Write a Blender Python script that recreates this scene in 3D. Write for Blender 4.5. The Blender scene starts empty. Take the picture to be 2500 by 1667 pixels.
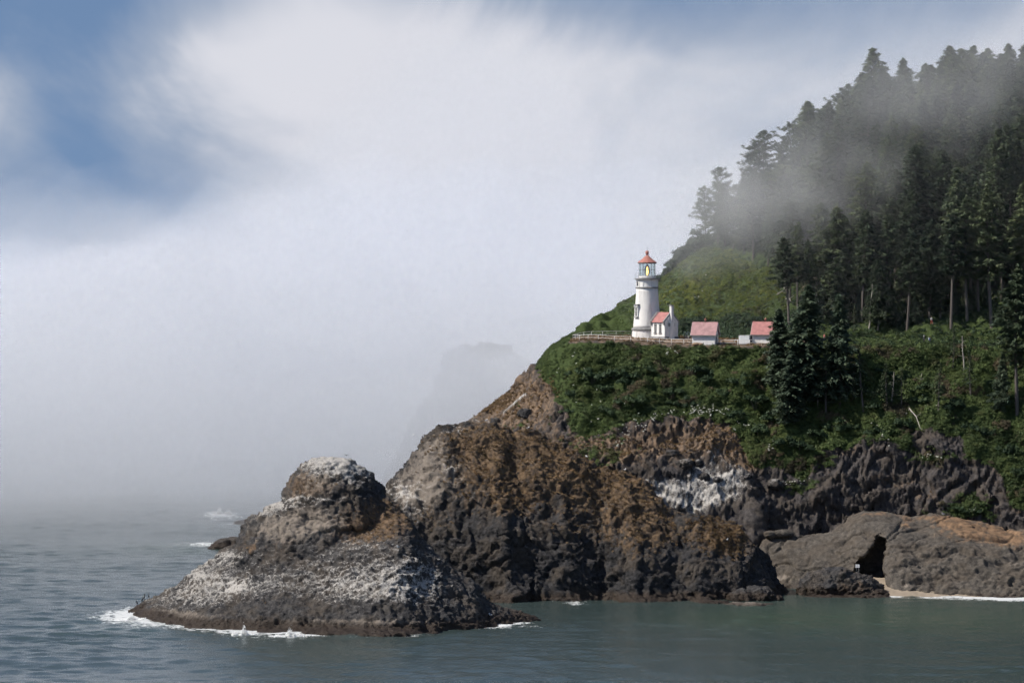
import bpy, bmesh, math, random
import numpy as np
from mathutils import Vector, Matrix
from mathutils.kdtree import KDTree

sc = bpy.context.scene
COL = sc.collection
F = 10000.0          # focal length of the lens in units of 1/2500 of the picture width
EYE = 60.0           # camera height above the sea
HOR = 675.0
rng = np.random.default_rng(7)
random.seed(7)

# ------------------------------------------------------------------ camera
cd = bpy.data.cameras.new('camera')
cam = bpy.data.objects.new('camera', cd)
COL.objects.link(cam)
cam.location = (0, 0, EYE)
cam.rotation_euler = (math.radians(90), 0, 0)
cd.sensor_width = 36.0
cd.lens = F / 2500.0 * 36.0
cd.shift_y = -(833.5 - HOR) / 2500.0
cd.clip_start = 1.0
cd.clip_end = 40000.0
sc.camera = cam

# ------------------------------------------------------------------ render settings
sc.render.engine = 'CYCLES'
sc.cycles.use_denoising = True
try:
    sc.cycles.denoiser = 'OPENIMAGEDENOISE'
    sc.cycles.denoising_input_passes = 'RGB_ALBEDO_NORMAL'
    sc.cycles.denoising_prefilter = 'FAST'
except Exception:
    pass
sc.cycles.max_bounces = 14
sc.cycles.diffuse_bounces = 2
sc.cycles.glossy_bounces = 2
sc.cycles.transmission_bounces = 4
sc.cycles.transparent_max_bounces = 12
sc.cycles.volume_bounces = 12
sc.cycles.volume_max_steps = 128
sc.cycles.use_light_tree = False
sc.cycles.use_adaptive_sampling = True
sc.cycles.adaptive_threshold = 0.035
sc.cycles.sample_clamp_indirect = 4.0
vs = sc.view_settings
vs.view_transform = 'Standard'
vs.look = 'None'
vs.gamma = 1.0
vs.use_curve_mapping = False
vs.exposure = 0.2

SUN_AZ = math.radians(75)     # how far left of straight behind the camera
SUN_EL = math.radians(46)
SUN_DIR = Vector((-math.sin(SUN_AZ) * math.cos(SUN_EL), -math.cos(SUN_AZ) * math.cos(SUN_EL), math.sin(SUN_EL)))


# ------------------------------------------------------------------ node helper
class NT:
    def __init__(self, tree):
        self.t = tree
        tree.nodes.clear()

    def n(self, kind, ins=None, **props):
        nd = self.t.nodes.new(kind)
        for k, v in props.items():
            setattr(nd, k, v)
        if ins:
            for k, v in ins.items():
                s = nd.inputs[k]
                if isinstance(v, bpy.types.NodeSocket):
                    self.t.links.new(v, s)
                else:
                    s.default_value = v
        return nd

    def link(self, a, b):
        self.t.links.new(a, b)

    def m(self, op, a, b=None, c=None, clamp=False):
        ins = {0: a}
        if b is not None:
            ins[1] = b
        if c is not None:
            ins[2] = c
        nd = self.n('ShaderNodeMath', ins, operation=op)
        nd.use_clamp = clamp
        return nd.outputs[0]

    def ss(self, x, lo, hi, tmin=0.0, tmax=1.0):
        nd = self.n('ShaderNodeMapRange', {'Value': x, 'From Min': lo, 'From Max': hi, 'To Min': tmin, 'To Max': tmax})
        nd.interpolation_type = 'SMOOTHSTEP'
        return nd.outputs[0]

    def lin(self, x, lo, hi, tmin=0.0, tmax=1.0):
        nd = self.n('ShaderNodeMapRange', {'Value': x, 'From Min': lo, 'From Max': hi, 'To Min': tmin, 'To Max': tmax})
        return nd.outputs[0]

    def mix(self, f, a, b, blend='MIX'):
        nd = self.n('ShaderNodeMix', data_type='RGBA', blend_type=blend)
        nd.clamp_factor = True
        for s, v in ((nd.inputs[0], f), (nd.inputs[6], a), (nd.inputs[7], b)):
            if isinstance(v, bpy.types.NodeSocket):
                self.t.links.new(v, s)
            else:
                s.default_value = v if not isinstance(v, tuple) or len(v) == 4 else (*v, 1.0)
        return nd.outputs[2]

    def noise(self, vec, scale, detail=5.0, rough=0.55, dist=0.0):
        nd = self.n('ShaderNodeTexNoise', {'Vector': vec, 'Scale': scale, 'Detail': detail, 'Roughness': rough, 'Distortion': dist})
        return nd.outputs[0]

    def scalev(self, vec, s):
        nd = self.n('ShaderNodeVectorMath', {0: vec, 1: s}, operation='MULTIPLY')
        return nd.outputs[0]


def material(name):
    m = bpy.data.materials.new(name)
    m.use_nodes = True
    return m, NT(m.node_tree)


# ------------------------------------------------------------------ world: sky with drifting fog cloud
world = bpy.data.worlds.new('World')
sc.world = world
world.use_nodes = True
world.cycles.sampling_method = 'MANUAL'
world.cycles.sample_map_resolution = 256
w = NT(world.node_tree)
tc = w.n('ShaderNodeTexCoord')
D = tc.outputs['Generated']
sep = w.n('ShaderNodeSeparateXYZ', {0: D})
dx, dy, dz = sep.outputs
up = w.m('MAXIMUM', dz, 0.0)
lift = w.n('ShaderNodeCombineXYZ', {0: dx, 1: dy, 2: w.m('ADD', up, 0.34)})
liftn = w.n('ShaderNodeVectorMath', {0: lift.outputs[0]}, operation='NORMALIZE')
sky = w.n('ShaderNodeTexSky')
sky.sky_type = 'NISHITA'
sky.sun_disc = False
w.link(liftn.outputs[0], sky.inputs[0])
sky.sun_elevation = SUN_EL
sky.sun_rotation = math.atan2(SUN_DIR.x, SUN_DIR.y)
sky.altitude = 20.0
sky.air_density = 1.0
sky.dust_density = 0.4
sky.ozone_density = 1.6
n_a = w.noise(w.scalev(D, (11.0, 11.0, 12.0)), 1.0, 5.0, 0.58, 1.1)
n_b = w.noise(w.scalev(D, (2.6, 2.6, 3.4)), 1.0, 1.0, 0.5, 0.0)


def bump_at(u0, v0, ru, rv, amp):
    """a soft swelling (or gap) of the cloud in one direction of the sky"""
    kx, kz = F / ru, -F / rv
    q = w.n('ShaderNodeVectorMath', {0: D, 1: (kx, 0.0, kz), 2: ((1250.0 - u0) / ru, 0.0, (HOR - v0) / rv)}, operation='MULTIPLY_ADD').outputs[0]
    r = w.n('ShaderNodeVectorMath', {0: q}, operation='LENGTH').outputs['Value']
    return w.ss(r, 1.9, 0.0, 0.0, amp)


cover = w.ss(dz, 0.34, 0.015, 0.16, 0.72)
for spec in ((780, 170, 380, 200, 0.30), (1250, 560, 620, 420, 0.42), (20, 320, 150, 230, 0.14), (150, 640, 170, 150, 0.12),
             (560, 760, 420, 260, 0.22), (150, 640, 170, 130, 0.10), (2300, 260, 500, 200, 0.06),
             (60, -20, 430, 130, -0.66), (205, 190, 100, 180, -0.42), (320, 450, 280, 180, -0.50), (-60, 800, 240, 300, -0.36),
             (1480, -50, 360, 120, -0.26), (2150, -30, 650, 150, -0.24)):
    cover = w.m('ADD', cover, bump_at(*spec))
cover = w.m('ADD', cover, w.m('MULTIPLY', w.m('SUBTRACT', n_a, 0.5), 1.65))
cover = w.m('ADD', cover, w.m('MULTIPLY', w.m('SUBTRACT', n_b, 0.5), 0.30))
fogf = w.ss(cover, 0.02, 0.95)
fogcol = w.mix(w.ss(cover, 0.55, 1.15), (0.40, 0.46, 0.57), (0.72, 0.73, 0.79))
# nearer the sea the cloud is thicker and takes less of the sun
fogcol = w.mix(w.ss(dz, 0.012, -0.045), fogcol, (0.36, 0.40, 0.47))
skyc = w.mix(1.0, sky.outputs[0], (0.115, 0.115, 0.115, 1.0), 'MULTIPLY')
comb = w.mix(fogf, skyc, fogcol)
bg = w.n('ShaderNodeBackground', {'Color': comb, 'Strength': 0.86})
wo = w.n('ShaderNodeOutputWorld', {'Surface': bg.outputs[0]})

# ------------------------------------------------------------------ sun
sl = bpy.data.lights.new('sun', 'SUN')
sl.energy = 4.6
sl.angle = math.radians(0.6)
sl.color = (1.0, 0.93, 0.83)
sun = bpy.data.objects.new('sun', sl)
COL.objects.link(sun)
sun.rotation_euler = SUN_DIR.to_track_quat('Z', 'Y').to_euler()
sun.location = (-300, 300, 400)


# ------------------------------------------------------------------ scene-graph helpers
def tag(o, label=None, cat=None, group=None, kind=None):
    if label:
        o['label'] = label
    if cat:
        o['category'] = cat
    if group:
        o['group'] = group
    if kind:
        o['kind'] = kind
    return o


def empty(name, loc=(0, 0, 0), rz=0.0, label=None, cat=None, group=None):
    o = bpy.data.objects.new(name, None)
    o.empty_display_size = 0.5
    COL.objects.link(o)
    o.location = loc
    o.rotation_euler = (0, 0, rz)
    return tag(o, label, cat, group)


def link_obj(name, me, mat=None, parent=None):
    o = bpy.data.objects.new(name, me)
    COL.objects.link(o)
    if mat is not None and len(me.materials) == 0:
        me.materials.append(mat)
    if parent is not None:
        o.parent = parent
    return o


def mesh_np(name, V_, Q, smooth=True):
    """mesh from a vertex array and a face array of one arity"""
    me = bpy.data.meshes.new(name)
    V_ = np.asarray(V_, dtype=np.float32)
    Q = np.asarray(Q, dtype=np.int32)
    k = Q.shape[1]
    me.vertices.add(len(V_))
    me.vertices.foreach_set('co', V_.ravel())
    me.loops.add(Q.size)
    me.loops.foreach_set('vertex_index', Q.ravel())
    me.polygons.add(len(Q))
    me.polygons.foreach_set('loop_start', np.arange(0, Q.size, k, dtype=np.int32))
    me.polygons.foreach_set('loop_total', np.full(len(Q), k, dtype=np.int32))
    if smooth:
        me.polygons.foreach_set('use_smooth', np.ones(len(Q), dtype=bool))
    me.update(calc_edges=True)
    me.validate()
    return me


def set_mask(me, R, G, B, A=None, name='mask'):
    n = len(me.vertices)
    c = np.zeros((n, 4), dtype=np.float32)
    c[:, 0], c[:, 1], c[:, 2] = R, G, B
    c[:, 3] = 1.0 if A is None else A
    at = me.color_attributes.new(name, 'FLOAT_COLOR', 'POINT')
    at.data.foreach_set('color', c.ravel())


def verts_of(me):
    a = np.empty(len(me.vertices) * 3, dtype=np.float32)
    me.vertices.foreach_get('co', a)
    return a.reshape(-1, 3)


def normals_of(me):
    a = np.empty(len(me.vertices) * 3, dtype=np.float32)
    me.vertex_normals.foreach_get('vector', a)
    return a.reshape(-1, 3)


# ------------------------------------------------------------------ picture <-> place (used only to read positions off the photograph)
def P(px, py, Y):
    return ((px - 1250.0) / F * Y, Y, EYE - (py - HOR) / F * Y)


def sea_Y(py):
    return EYE * F / (py - HOR)


def to_px(V_):
    return 1250 + V_[:, 0] / V_[:, 1] * F, HOR - (V_[:, 2] - EYE) / V_[:, 1] * F


# ------------------------------------------------------------------ numpy gradient noise
_perm = np.arange(256)
np.random.default_rng(11).shuffle(_perm)
_perm = np.concatenate([_perm, _perm, _perm]).astype(np.int32)
_g = np.random.default_rng(5).normal(size=(256, 3)).astype(np.float32)
_g /= np.linalg.norm(_g, axis=1, keepdims=True)


def pn(Pt):
    Pt = np.asarray(Pt, dtype=np.float32)
    i = np.floor(Pt).astype(np.int32)
    f = Pt - i
    i &= 255
    u = f * f * f * (f * (f * 6 - 15) + 10)
    r = 0
    for ox in (0, 1):
        wx = u[:, 0] if ox else 1 - u[:, 0]
        a = _perm[i[:, 0] + ox]
        for oy in (0, 1):
            wy = u[:, 1] if oy else 1 - u[:, 1]
            b = _perm[a + i[:, 1] + oy]
            for oz in (0, 1):
                wz = u[:, 2] if oz else 1 - u[:, 2]
                g = _g[_perm[b + i[:, 2] + oz]]
                d = g[:, 0] * (f[:, 0] - ox) + g[:, 1] * (f[:, 1] - oy) + g[:, 2] * (f[:, 2] - oz)
                r = r + wx * wy * wz * d
    return r * 1.6


def fbm(Pt, octv=4, gain=0.5, lac=2.03):
    r, a, s = 0, 1.0, 1.0
    for o in range(octv):
        r = r + a * pn(Pt * s + 17.3 * o)
        a *= gain
        s *= lac
    return r


def ridged(Pt, octv=4, gain=0.5, lac=2.03):
    r, a, s = 0, 1.0, 1.0
    for o in range(octv):
        r = r + a * (1 - 2 * np.abs(pn(Pt * s + 9.1 * o)))
        a *= gain
        s *= lac
    return r


def facet(Pt, scale, tilt=0.9):
    """broken stone: every cell of a jittered grid is a flat tilted face"""
    Q = np.asarray(Pt, dtype=np.float32) / scale
    i = np.floor(Q).astype(np.int32)
    n = len(Q)
    best = np.full(n, 1e9, dtype=np.float32)
    val = np.zeros(n, dtype=np.float32)
    for ox in (-1, 0, 1):
        for oy in (-1, 0, 1):
            for oz in (-1, 0, 1):
                c = i + np.array([ox, oy, oz], dtype=np.int32)
                h = _perm[_perm[_perm[c[:, 0] & 255] + (c[:, 1] & 255)] + (c[:, 2] & 255)]
                g = _g[h]
                f = c + 0.5 + 0.62 * g
                d = Q - f
                r2 = (d * d).sum(1)
                m = r2 < best
                best[m] = r2[m]
                g2 = _g[(h[m] + 91) & 255]
                val[m] = g[m, 0] * 0.8 + tilt * (d[m] * g2).sum(1)
    return val


def sstep(x, a, b):
    t = np.clip((x - a) / (b - a), 0, 1)
    return t * t * (3 - 2 * t)


def gauss2(px, py, spots):
    r = np.zeros(len(px), dtype=np.float32)
    for (u0, v0, ru, rv, amp) in spots:
        r += amp * np.exp(-(((px - u0) / ru) ** 2 + ((py - v0) / rv) ** 2))
    return r


# ------------------------------------------------------------------ lofted solids
def curve(pts, n):
    """resample a polyline of (u, x, y, z) rows at n even u"""
    a = np.array(pts, dtype=float)
    u = np.linspace(0, 1, n)
    return np.stack([np.interp(u, a[:, 0], a[:, k]) for k in (1, 2, 3)], axis=1)


def loft_closed(rings):
    """rings: (nv, nu, 3) curves that run round the body; returns closed verts/faces (tris)"""
    R = np.asarray(rings)
    nv, nu, _ = R.shape
    V_ = R.reshape(-1, 3)
    tri = []
    for a in range(nv):
        b = (a + 1) % nv
        i = np.arange(nu - 1)
        p, q, r, s = a * nu + i, a * nu + i + 1, b * nu + i + 1, b * nu + i
        tri.append(np.stack([p, q, r], 1))
        tri.append(np.stack([p, r, s], 1))
    c0, c1 = V_.shape[0], V_.shape[0] + 1
    V_ = np.vstack([V_, R[:, 0].mean(0), R[:, -1].mean(0)])
    a = np.arange(nv)
    b = (a + 1) % nv
    tri.append(np.stack([b * nu, np.full(nv, c0), a * nu], 1)[:, [0, 1, 2]])
    tri.append(np.stack([a * nu + nu - 1, np.full(nv, c1), b * nu + nu - 1], 1))
    return V_, np.vstack(tri)


def remeshed(parts, voxel, cut=None, smooth_iter=2, name='rock'):
    """voxel union of several closed lofts, as a new mesh"""
    vs_, fs_, off = [], [], 0
    for v_, f_ in parts:
        vs_.append(v_)
        fs_.append(f_ + off)
        off += len(v_)
    me = mesh_np(name + '_raw', np.vstack(vs_), np.vstack(fs_), smooth=False)
    o = bpy.data.objects.new(name + '_raw', me)
    COL.objects.link(o)
    tmp = [o]
    md = o.modifiers.new('r', 'REMESH')
    md.mode = 'VOXEL'
    md.voxel_size = voxel
    if cut is not None:
        cm = mesh_np(name + '_cut', cut[0], cut[1], smooth=False)
        co = bpy.data.objects.new(name + '_cut', cm)
        COL.objects.link(co)
        tmp.append(co)
        bm_ = o.modifiers.new('b', 'BOOLEAN')
        bm_.operation = 'DIFFERENCE'
        bm_.object = co
        bm_.solver = 'EXACT'
        md2 = o.modifiers.new('r2', 'REMESH')
        md2.mode = 'VOXEL'
        md2.voxel_size = voxel
    if smooth_iter:
        sm = o.modifiers.new('s', 'SMOOTH')
        sm.factor = 0.5
        sm.iterations = smooth_iter
    dg = bpy.context.evaluated_depsgraph_get()
    dg.update()
    out = bpy.data.meshes.new_from_object(o.evaluated_get(dg))
    out.name = name
    for t in tmp:
        m_ = t.data
        bpy.data.objects.remove(t)
        bpy.data.meshes.remove(m_)
    out.polygons.foreach_set('use_smooth', np.ones(len(out.polygons), dtype=bool))
    return out


def displace(me, fn):
    V_ = verts_of(me).copy()
    N_ = normals_of(me).copy()
    V2 = fn(V_, N_)
    me.vertices.foreach_set('co', np.asarray(V2, dtype=np.float32).ravel())
    me.update()
    return me


# ------------------------------------------------------------------ bmesh shape helpers for built things
class MB:
    def __init__(self):
        self.bm = bmesh.new()

    def box(self, c, s, rot=None):
        r = bmesh.ops.create_cube(self.bm, size=1.0)
        M = Matrix.Translation(c) @ (rot.to_4x4() if rot is not None else Matrix.Identity(4)) @ Matrix.Diagonal((*s, 1))
        bmesh.ops.transform(self.bm, matrix=M, verts=r['verts'])
        return self

    def lathe(self, prof, seg=48, c=(0, 0, 0), cap=True):
        rings = []
        for (r, z) in prof:
            rings.append([self.bm.verts.new((c[0] + r * math.cos(2 * math.pi * k / seg), c[1] + r * math.sin(2 * math.pi * k / seg), c[2] + z)) for k in range(seg)])
        for a, b in zip(rings[:-1], rings[1:]):
            for k in range(seg):
                f = self.bm.faces.new((a[k], a[(k + 1) % seg], b[(k + 1) % seg], b[k]))
                f.smooth = True
        if cap:
            self.bm.faces.new(list(reversed(rings[0])))
            self.bm.faces.new(rings[-1])
        return self

    def tube(self, pts, r, seg=6, r2=None):
        pts = [Vector(p) for p in pts]
        n = len(pts)
        rings = []
        for i, p in enumerate(pts):
            d = (pts[min(i + 1, n - 1)] - pts[max(i - 1, 0)]).normalized()
            up_ = Vector((0, 0, 1)) if abs(d.z) < 0.9 else Vector((1, 0, 0))
            s = d.cross(up_).normalized()
            t = s.cross(d)
            rr = r if r2 is None else r + (r2 - r) * i / max(1, n - 1)
            rings.append([self.bm.verts.new(p + (s * math.cos(2 * math.pi * k / seg) + t * math.sin(2 * math.pi * k / seg)) * rr) for k in range(seg)])
        for a, b in zip(rings[:-1], rings[1:]):
            for k in range(seg):
                f = self.bm.faces.new((a[k], b[k], b[(k + 1) % seg], a[(k + 1) % seg]))
                f.smooth = True
        self.bm.faces.new(rings[0])
        self.bm.faces.new(list(reversed(rings[-1])))
        return self

    def poly(self, pts):
        self.bm.faces.new([self.bm.verts.new(p) for p in pts])
        return self

    def prism(self, pts2, y0, y1, M=None):
        """a closed outline in x/z pushed from y0 to y1"""
        a = [self.bm.verts.new((x, y0, z)) for x, z in pts2]
        b = [self.bm.verts.new((x, y1, z)) for x, z in pts2]
        n = len(a)
        self.bm.faces.new(a)
        self.bm.faces.new(list(reversed(b)))
        for k in range(n):
            self.bm.faces.new((a[k], b[k], b[(k + 1) % n], a[(k + 1) % n]))
        if M is not None:
            bmesh.ops.transform(self.bm, matrix=M, verts=a + b)
        return self

    def build(self, name, mat, parent=None, bevel=0.0):
        bmesh.ops.recalc_face_normals(self.bm, faces=self.bm.faces[:])
        if bevel > 0:
            bmesh.ops.bevel(self.bm, geom=[e for e in self.bm.edges], offset=bevel, segments=1, affect='EDGES')
        me = bpy.data.meshes.new(name)
        self.bm.to_mesh(me)
        self.bm.free()
        return link_obj(name, me, mat, parent)


def copy_tree(o, parent=None):
    c = o.copy()
    COL.objects.link(c)
    c.parent = parent
    for ch in list(o.children):
        copy_tree(ch, c)
    return c


# ------------------------------------------------------------------ materials
def rock_material(name, dark=(0.018, 0.018, 0.021), light=(0.090, 0.087, 0.086), brown1=(0.066, 0.048, 0.037), brown2=(0.180, 0.122, 0.078),
                  guano=(0.62, 0.60, 0.57), green=False, wet_top=2.2, bump=0.5):
    m, t = material(name)
    geo = t.n('ShaderNodeNewGeometry')
    pos = geo.outputs['Position']
    at = t.n('ShaderNodeAttribute', attribute_name='mask')
    sp = t.n('ShaderNodeSeparateColor', {0: at.outputs['Color']})
    R, G, B = sp.outputs
    nz = t.n('ShaderNodeSeparateXYZ', {0: geo.outputs['Normal']}).outputs[2]
    n1 = t.noise(pos, 0.22, 3, 0.6)
    n2 = t.noise(pos, 1.1, 5, 0.70)
    n3 = t.noise(pos, 4.2, 2, 0.7)
    n4 = t.noise(t.scalev(pos, (1.0, 1.0, 0.35)), 0.75, 5, 0.68)
    vo = t.n('ShaderNodeTexVoronoi', {'Vector': pos, 'Scale': 0.9, 'Detail': 0.0})
    cr = t.ss(t.m('ADD', t.m('MULTIPLY', n2, 0.7), t.m('MULTIPLY', n3, 0.35)), 0.38, 0.68)
    basalt = t.mix(cr, dark, light)
    basalt = t.mix(t.m('MULTIPLY', t.ss(n1, 0.42, 0.62), 0.55), basalt, t.mix(n2, (0.045, 0.036, 0.030), (0.12, 0.098, 0.075)))
    brown = t.mix(t.ss(n4, 0.35, 0.68), brown1, brown2)
    brown = t.mix(t.m('MULTIPLY', t.ss(n3, 0.50, 0.72), 0.45), brown, (0.22, 0.155, 0.095))
    fb = t.ss(t.m('ADD', t.m('MULTIPLY', G, 0.85), t.m('MULTIPLY', t.m('SUBTRACT', n4, 0.5), 1.9)), 0.26, 0.90)
    col = t.mix(fb, basalt, brown)
    if green:
        gr = t.mix(n2, (0.020, 0.034, 0.012), (0.070, 0.100, 0.028))
        fg = t.ss(t.m('ADD', B, t.m('MULTIPLY', t.m('SUBTRACT', n2, 0.5), 1.1)), 0.38, 0.62)
        col = t.mix(fg, col, gr)
    else:
        fo = t.ss(t.m('ADD', B, t.m('MULTIPLY', t.m('SUBTRACT', n4, 0.5), 1.4)), 0.40, 0.75)
        col = t.mix(t.m('MULTIPLY', fo, 0.85), col, t.mix(n3, (0.16, 0.135, 0.115), (0.32, 0.28, 0.24)))
    # bird lime lies on what faces up, in streaks and splashes of its own
    gs = t.noise(t.scalev(pos, (1.0, 1.0, 0.45)), 1.3, 5, 0.78)
    gg = t.m('ADD', t.m('MULTIPLY', R, 0.66), t.m('MULTIPLY', t.m('SUBTRACT', t.m('ADD', t.m('MULTIPLY', gs, 0.6), t.m('MULTIPLY', n3, 0.4)), 0.5), 2.6))
    gg = t.m('ADD', gg, t.m('MULTIPLY', t.m('SUBTRACT', nz, 0.45), 0.42))
    fgu = t.m('MULTIPLY', t.ss(gg, 0.36, 0.86), 0.85)
    fgu = t.m('MULTIPLY', fgu, t.ss(R, 0.02, 0.16))
    col = t.mix(fgu, col, t.mix(n3, (0.40, 0.38, 0.35), guano))
    zz = t.n('ShaderNodeSeparateXYZ', {0: pos}).outputs[2]
    wet = t.ss(t.m('ADD', zz, t.m('MULTIPLY', n2, 1.6)), wet_top + 0.9, wet_top - 0.2)
    col = t.mix(wet, col, t.mix(n3, (0.012, 0.010, 0.009), (0.060, 0.042, 0.030)))
    rough = t.lin(wet, 0, 1, 0.92, 0.55)
    h = t.m('ADD', t.m('MULTIPLY', n2, 0.55), t.m('MULTIPLY', n3, 0.22))
    h = t.m('ADD', h, t.m('MULTIPLY', vo.outputs[0], -0.18))
    bp = t.n('ShaderNodeBump', {'Height': h, 'Strength': bump, 'Distance': 1.1})
    b = t.n('ShaderNodeBsdfPrincipled', {'Base Color': col, 'Roughness': rough, 'Normal': bp.outputs[0]})
    b.inputs['Specular IOR Level'].default_value = 0.25
    t.n('ShaderNodeOutputMaterial', {'Surface': b.outputs[0]})
    return m


M = {}
M['rock'] = rock_material('basalt_with_bird_lime', bump=0.8)
M['rock_brown'] = rock_material('basalt_with_dry_grass', dark=(0.011, 0.012, 0.014), light=(0.060, 0.058, 0.060), brown1=(0.058, 0.042, 0.031), brown2=(0.180, 0.122, 0.074), bump=0.8)
M['rock_tan'] = rock_material('grey_sandstone', dark=(0.045, 0.041, 0.037), light=(0.125, 0.110, 0.094), brown1=(0.13, 0.082, 0.05), brown2=(0.26, 0.165, 0.10), wet_top=1.0, bump=0.35)
M['headland'] = rock_material('headland_ground', dark=(0.026, 0.024, 0.026), light=(0.094, 0.085, 0.082), brown1=(0.092, 0.068, 0.052), brown2=(0.215, 0.152, 0.105), green=True, bump=0.6)


def simple(name, col, rough=0.7, var=0.12, scale=2.0, metal=0.0, bump=0.0, stain=None):
    m, t = material(name)
    tcn = t.n('ShaderNodeTexCoord')
    n1 = t.noise(tcn.outputs['Object'], scale, 6, 0.62)
    n2 = t.noise(tcn.outputs['Object'], scale * 6.0, 4, 0.6)
    lo = tuple(c * (1 - var) for c in col)
    hi = tuple(min(1.0, c * (1 + var)) for c in col)
    c = t.mix(t.ss(n1, 0.3, 0.7), lo, hi)
    if stain is not None:
        c = t.mix(t.m('MULTIPLY', t.ss(t.noise(t.scalev(tcn.outputs['Object'], (1.6, 1.6, 0.22)), scale * 0.8, 7, 0.62), 0.46, 0.74), stain[1]), c, stain[0])
    ins = {'Base Color': c, 'Roughness': rough, 'Metallic': metal}
    if bump:
        bp = t.n('ShaderNodeBump', {'Height': n2, 'Strength': bump, 'Distance': 0.03})
        ins['Normal'] = bp.outputs[0]
    b = t.n('ShaderNodeBsdfPrincipled', ins)
    t.n('ShaderNodeOutputMaterial', {'Surface': b.outputs[0]})
    return m


M['white_paint'] = simple('weathered_white_masonry_paint', (0.78, 0.77, 0.75), 0.75, 0.04, 0.9, bump=0.25, stain=((0.44, 0.43, 0.425), 0.85))
M['white_clean'] = simple('white_wall_paint', (0.80, 0.80, 0.78), 0.7, 0.03, 1.2, bump=0.2, stain=((0.52, 0.51, 0.49), 0.4))
M['grey_trim'] = simple('grey_stone_trim', (0.22, 0.22, 0.22), 0.8, 0.15, 1.5, bump=0.3)
M['grey_found'] = simple('grey_stone_foundation', (0.27, 0.27, 0.28), 0.85, 0.2, 1.2, bump=0.4)
M['red_roof'] = simple('faded_red_shingle', (0.40, 0.175, 0.165), 0.78, 0.16, 1.4, bump=0.3)
M['red_faded'] = simple('sun_bleached_red_shingle', (0.37, 0.215, 0.215), 0.8, 0.2, 1.1, bump=0.3, stain=((0.46, 0.30, 0.29), 0.45))
M['red_metal'] = simple('red_painted_iron', (0.40, 0.165, 0.13), 0.55, 0.1, 1.5)
M['dark_iron'] = simple('dark_iron', (0.07, 0.075, 0.08), 0.5, 0.15, 2.0)
M['grey_iron'] = simple('grey_painted_iron', (0.33, 0.35, 0.37), 0.5, 0.1, 2.0)
M['pane_dark'] = simple('dark_window_pane', (0.03, 0.035, 0.04), 0.12, 0.1, 1.0)
M['rail_white'] = simple('white_pipe_rail', (0.72, 0.72, 0.70), 0.5, 0.06, 3.0)
M['white_sheet'] = simple('white_sheet_metal', (0.80, 0.81, 0.82), 0.5, 0.03, 1.0)
M['blue_grey'] = simple('pale_blue_plastic', (0.45, 0.55, 0.65), 0.5, 0.05, 1.0)
M['dirt'] = simple('trodden_brown_earth', (0.215, 0.145, 0.095), 0.95, 0.25, 0.35, bump=0.5)
M['sand'] = simple('pale_beach_sand', (0.27, 0.22, 0.165), 0.9, 0.14, 0.3, bump=0.3)
M['skin'] = simple('skin', (0.45, 0.28, 0.20), 0.6, 0.05, 3.0)
M['gull_white'] = simple('white_feathers', (0.80, 0.80, 0.79), 0.8, 0.03, 3.0)
M['gull_grey'] = simple('grey_feathers', (0.30, 0.31, 0.33), 0.8, 0.05, 3.0)
M['beak'] = simple('yellow_beak', (0.55, 0.35, 0.05), 0.5, 0.05, 3.0)
M['black_feather'] = simple('black_feathers', (0.012, 0.012, 0.014), 0.6, 0.1, 3.0)
M['dead_wood'] = simple('bleached_dead_wood', (0.34, 0.31, 0.28), 0.85, 0.25, 1.2)
M['flower'] = simple('white_umbel_flowers', (0.62, 0.62, 0.55), 0.8, 0.05, 3.0)


def bark_material():
    m, t = material('spruce_bark')
    geo = t.n('ShaderNodeNewGeometry')
    oi = t.n('ShaderNodeObjectInfo')
    n1 = t.noise(t.scalev(geo.outputs['Position'], (2.0, 2.0, 0.5)), 1.2, 6, 0.6)
    c = t.mix(n1, (0.055, 0.047, 0.042), (0.14, 0.12, 0.105))
    c = t.mix(t.m('MULTIPLY', oi.outputs['Random'], 0.35), c, (0.22, 0.20, 0.185))
    b = t.n('ShaderNodeBsdfPrincipled', {'Base Color': c, 'Roughness': 0.9})
    t.n('ShaderNodeOutputMaterial', {'Surface': b.outputs[0]})
    return m


M['bark'] = bark_material()


def leaf_material(name, c1, c2, c3, big=0.06, trans=0.22, dry=None, rand=0.5):
    m, t = material(name)
    geo = t.n('ShaderNodeNewGeometry')
    oi = t.n('ShaderNodeObjectInfo')
    pos = geo.outputs['Position']
    n1 = t.noise(pos, big, 3, 0.5)
    n2 = t.noise(pos, 0.9, 4, 0.6)
    c = t.mix(t.ss(n1, 0.36, 0.64), c1, c2)
    c = t.mix(t.m('MULTIPLY', t.ss(n2, 0.45, 0.72), 0.55), c, c3)
    c = t.mix(rand, c, t.mix(1.0, c, t.mix(oi.outputs['Random'], (0.45, 0.52, 0.55), (1.75, 1.60, 1.35)), 'MULTIPLY'))
    if dry is not None:
        c = t.mix(t.m('MULTIPLY', t.ss(t.noise(pos, 0.13, 4, 0.6, 0.5), 0.56, 0.70), 0.75), c, dry)
    b = t.n('ShaderNodeBsdfPrincipled', {'Base Color': c, 'Roughness': 0.65})
    b.inputs['Specular IOR Level'].default_value = 0.2
    tr = t.n('ShaderNodeBsdfTranslucent', {'Color': c})
    mx = t.n('ShaderNodeMixShader', {0: trans, 1: b.outputs[0], 2: tr.outputs[0]})
    t.n('ShaderNodeOutputMaterial', {'Surface': mx.outputs[0]})
    return m


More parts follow.
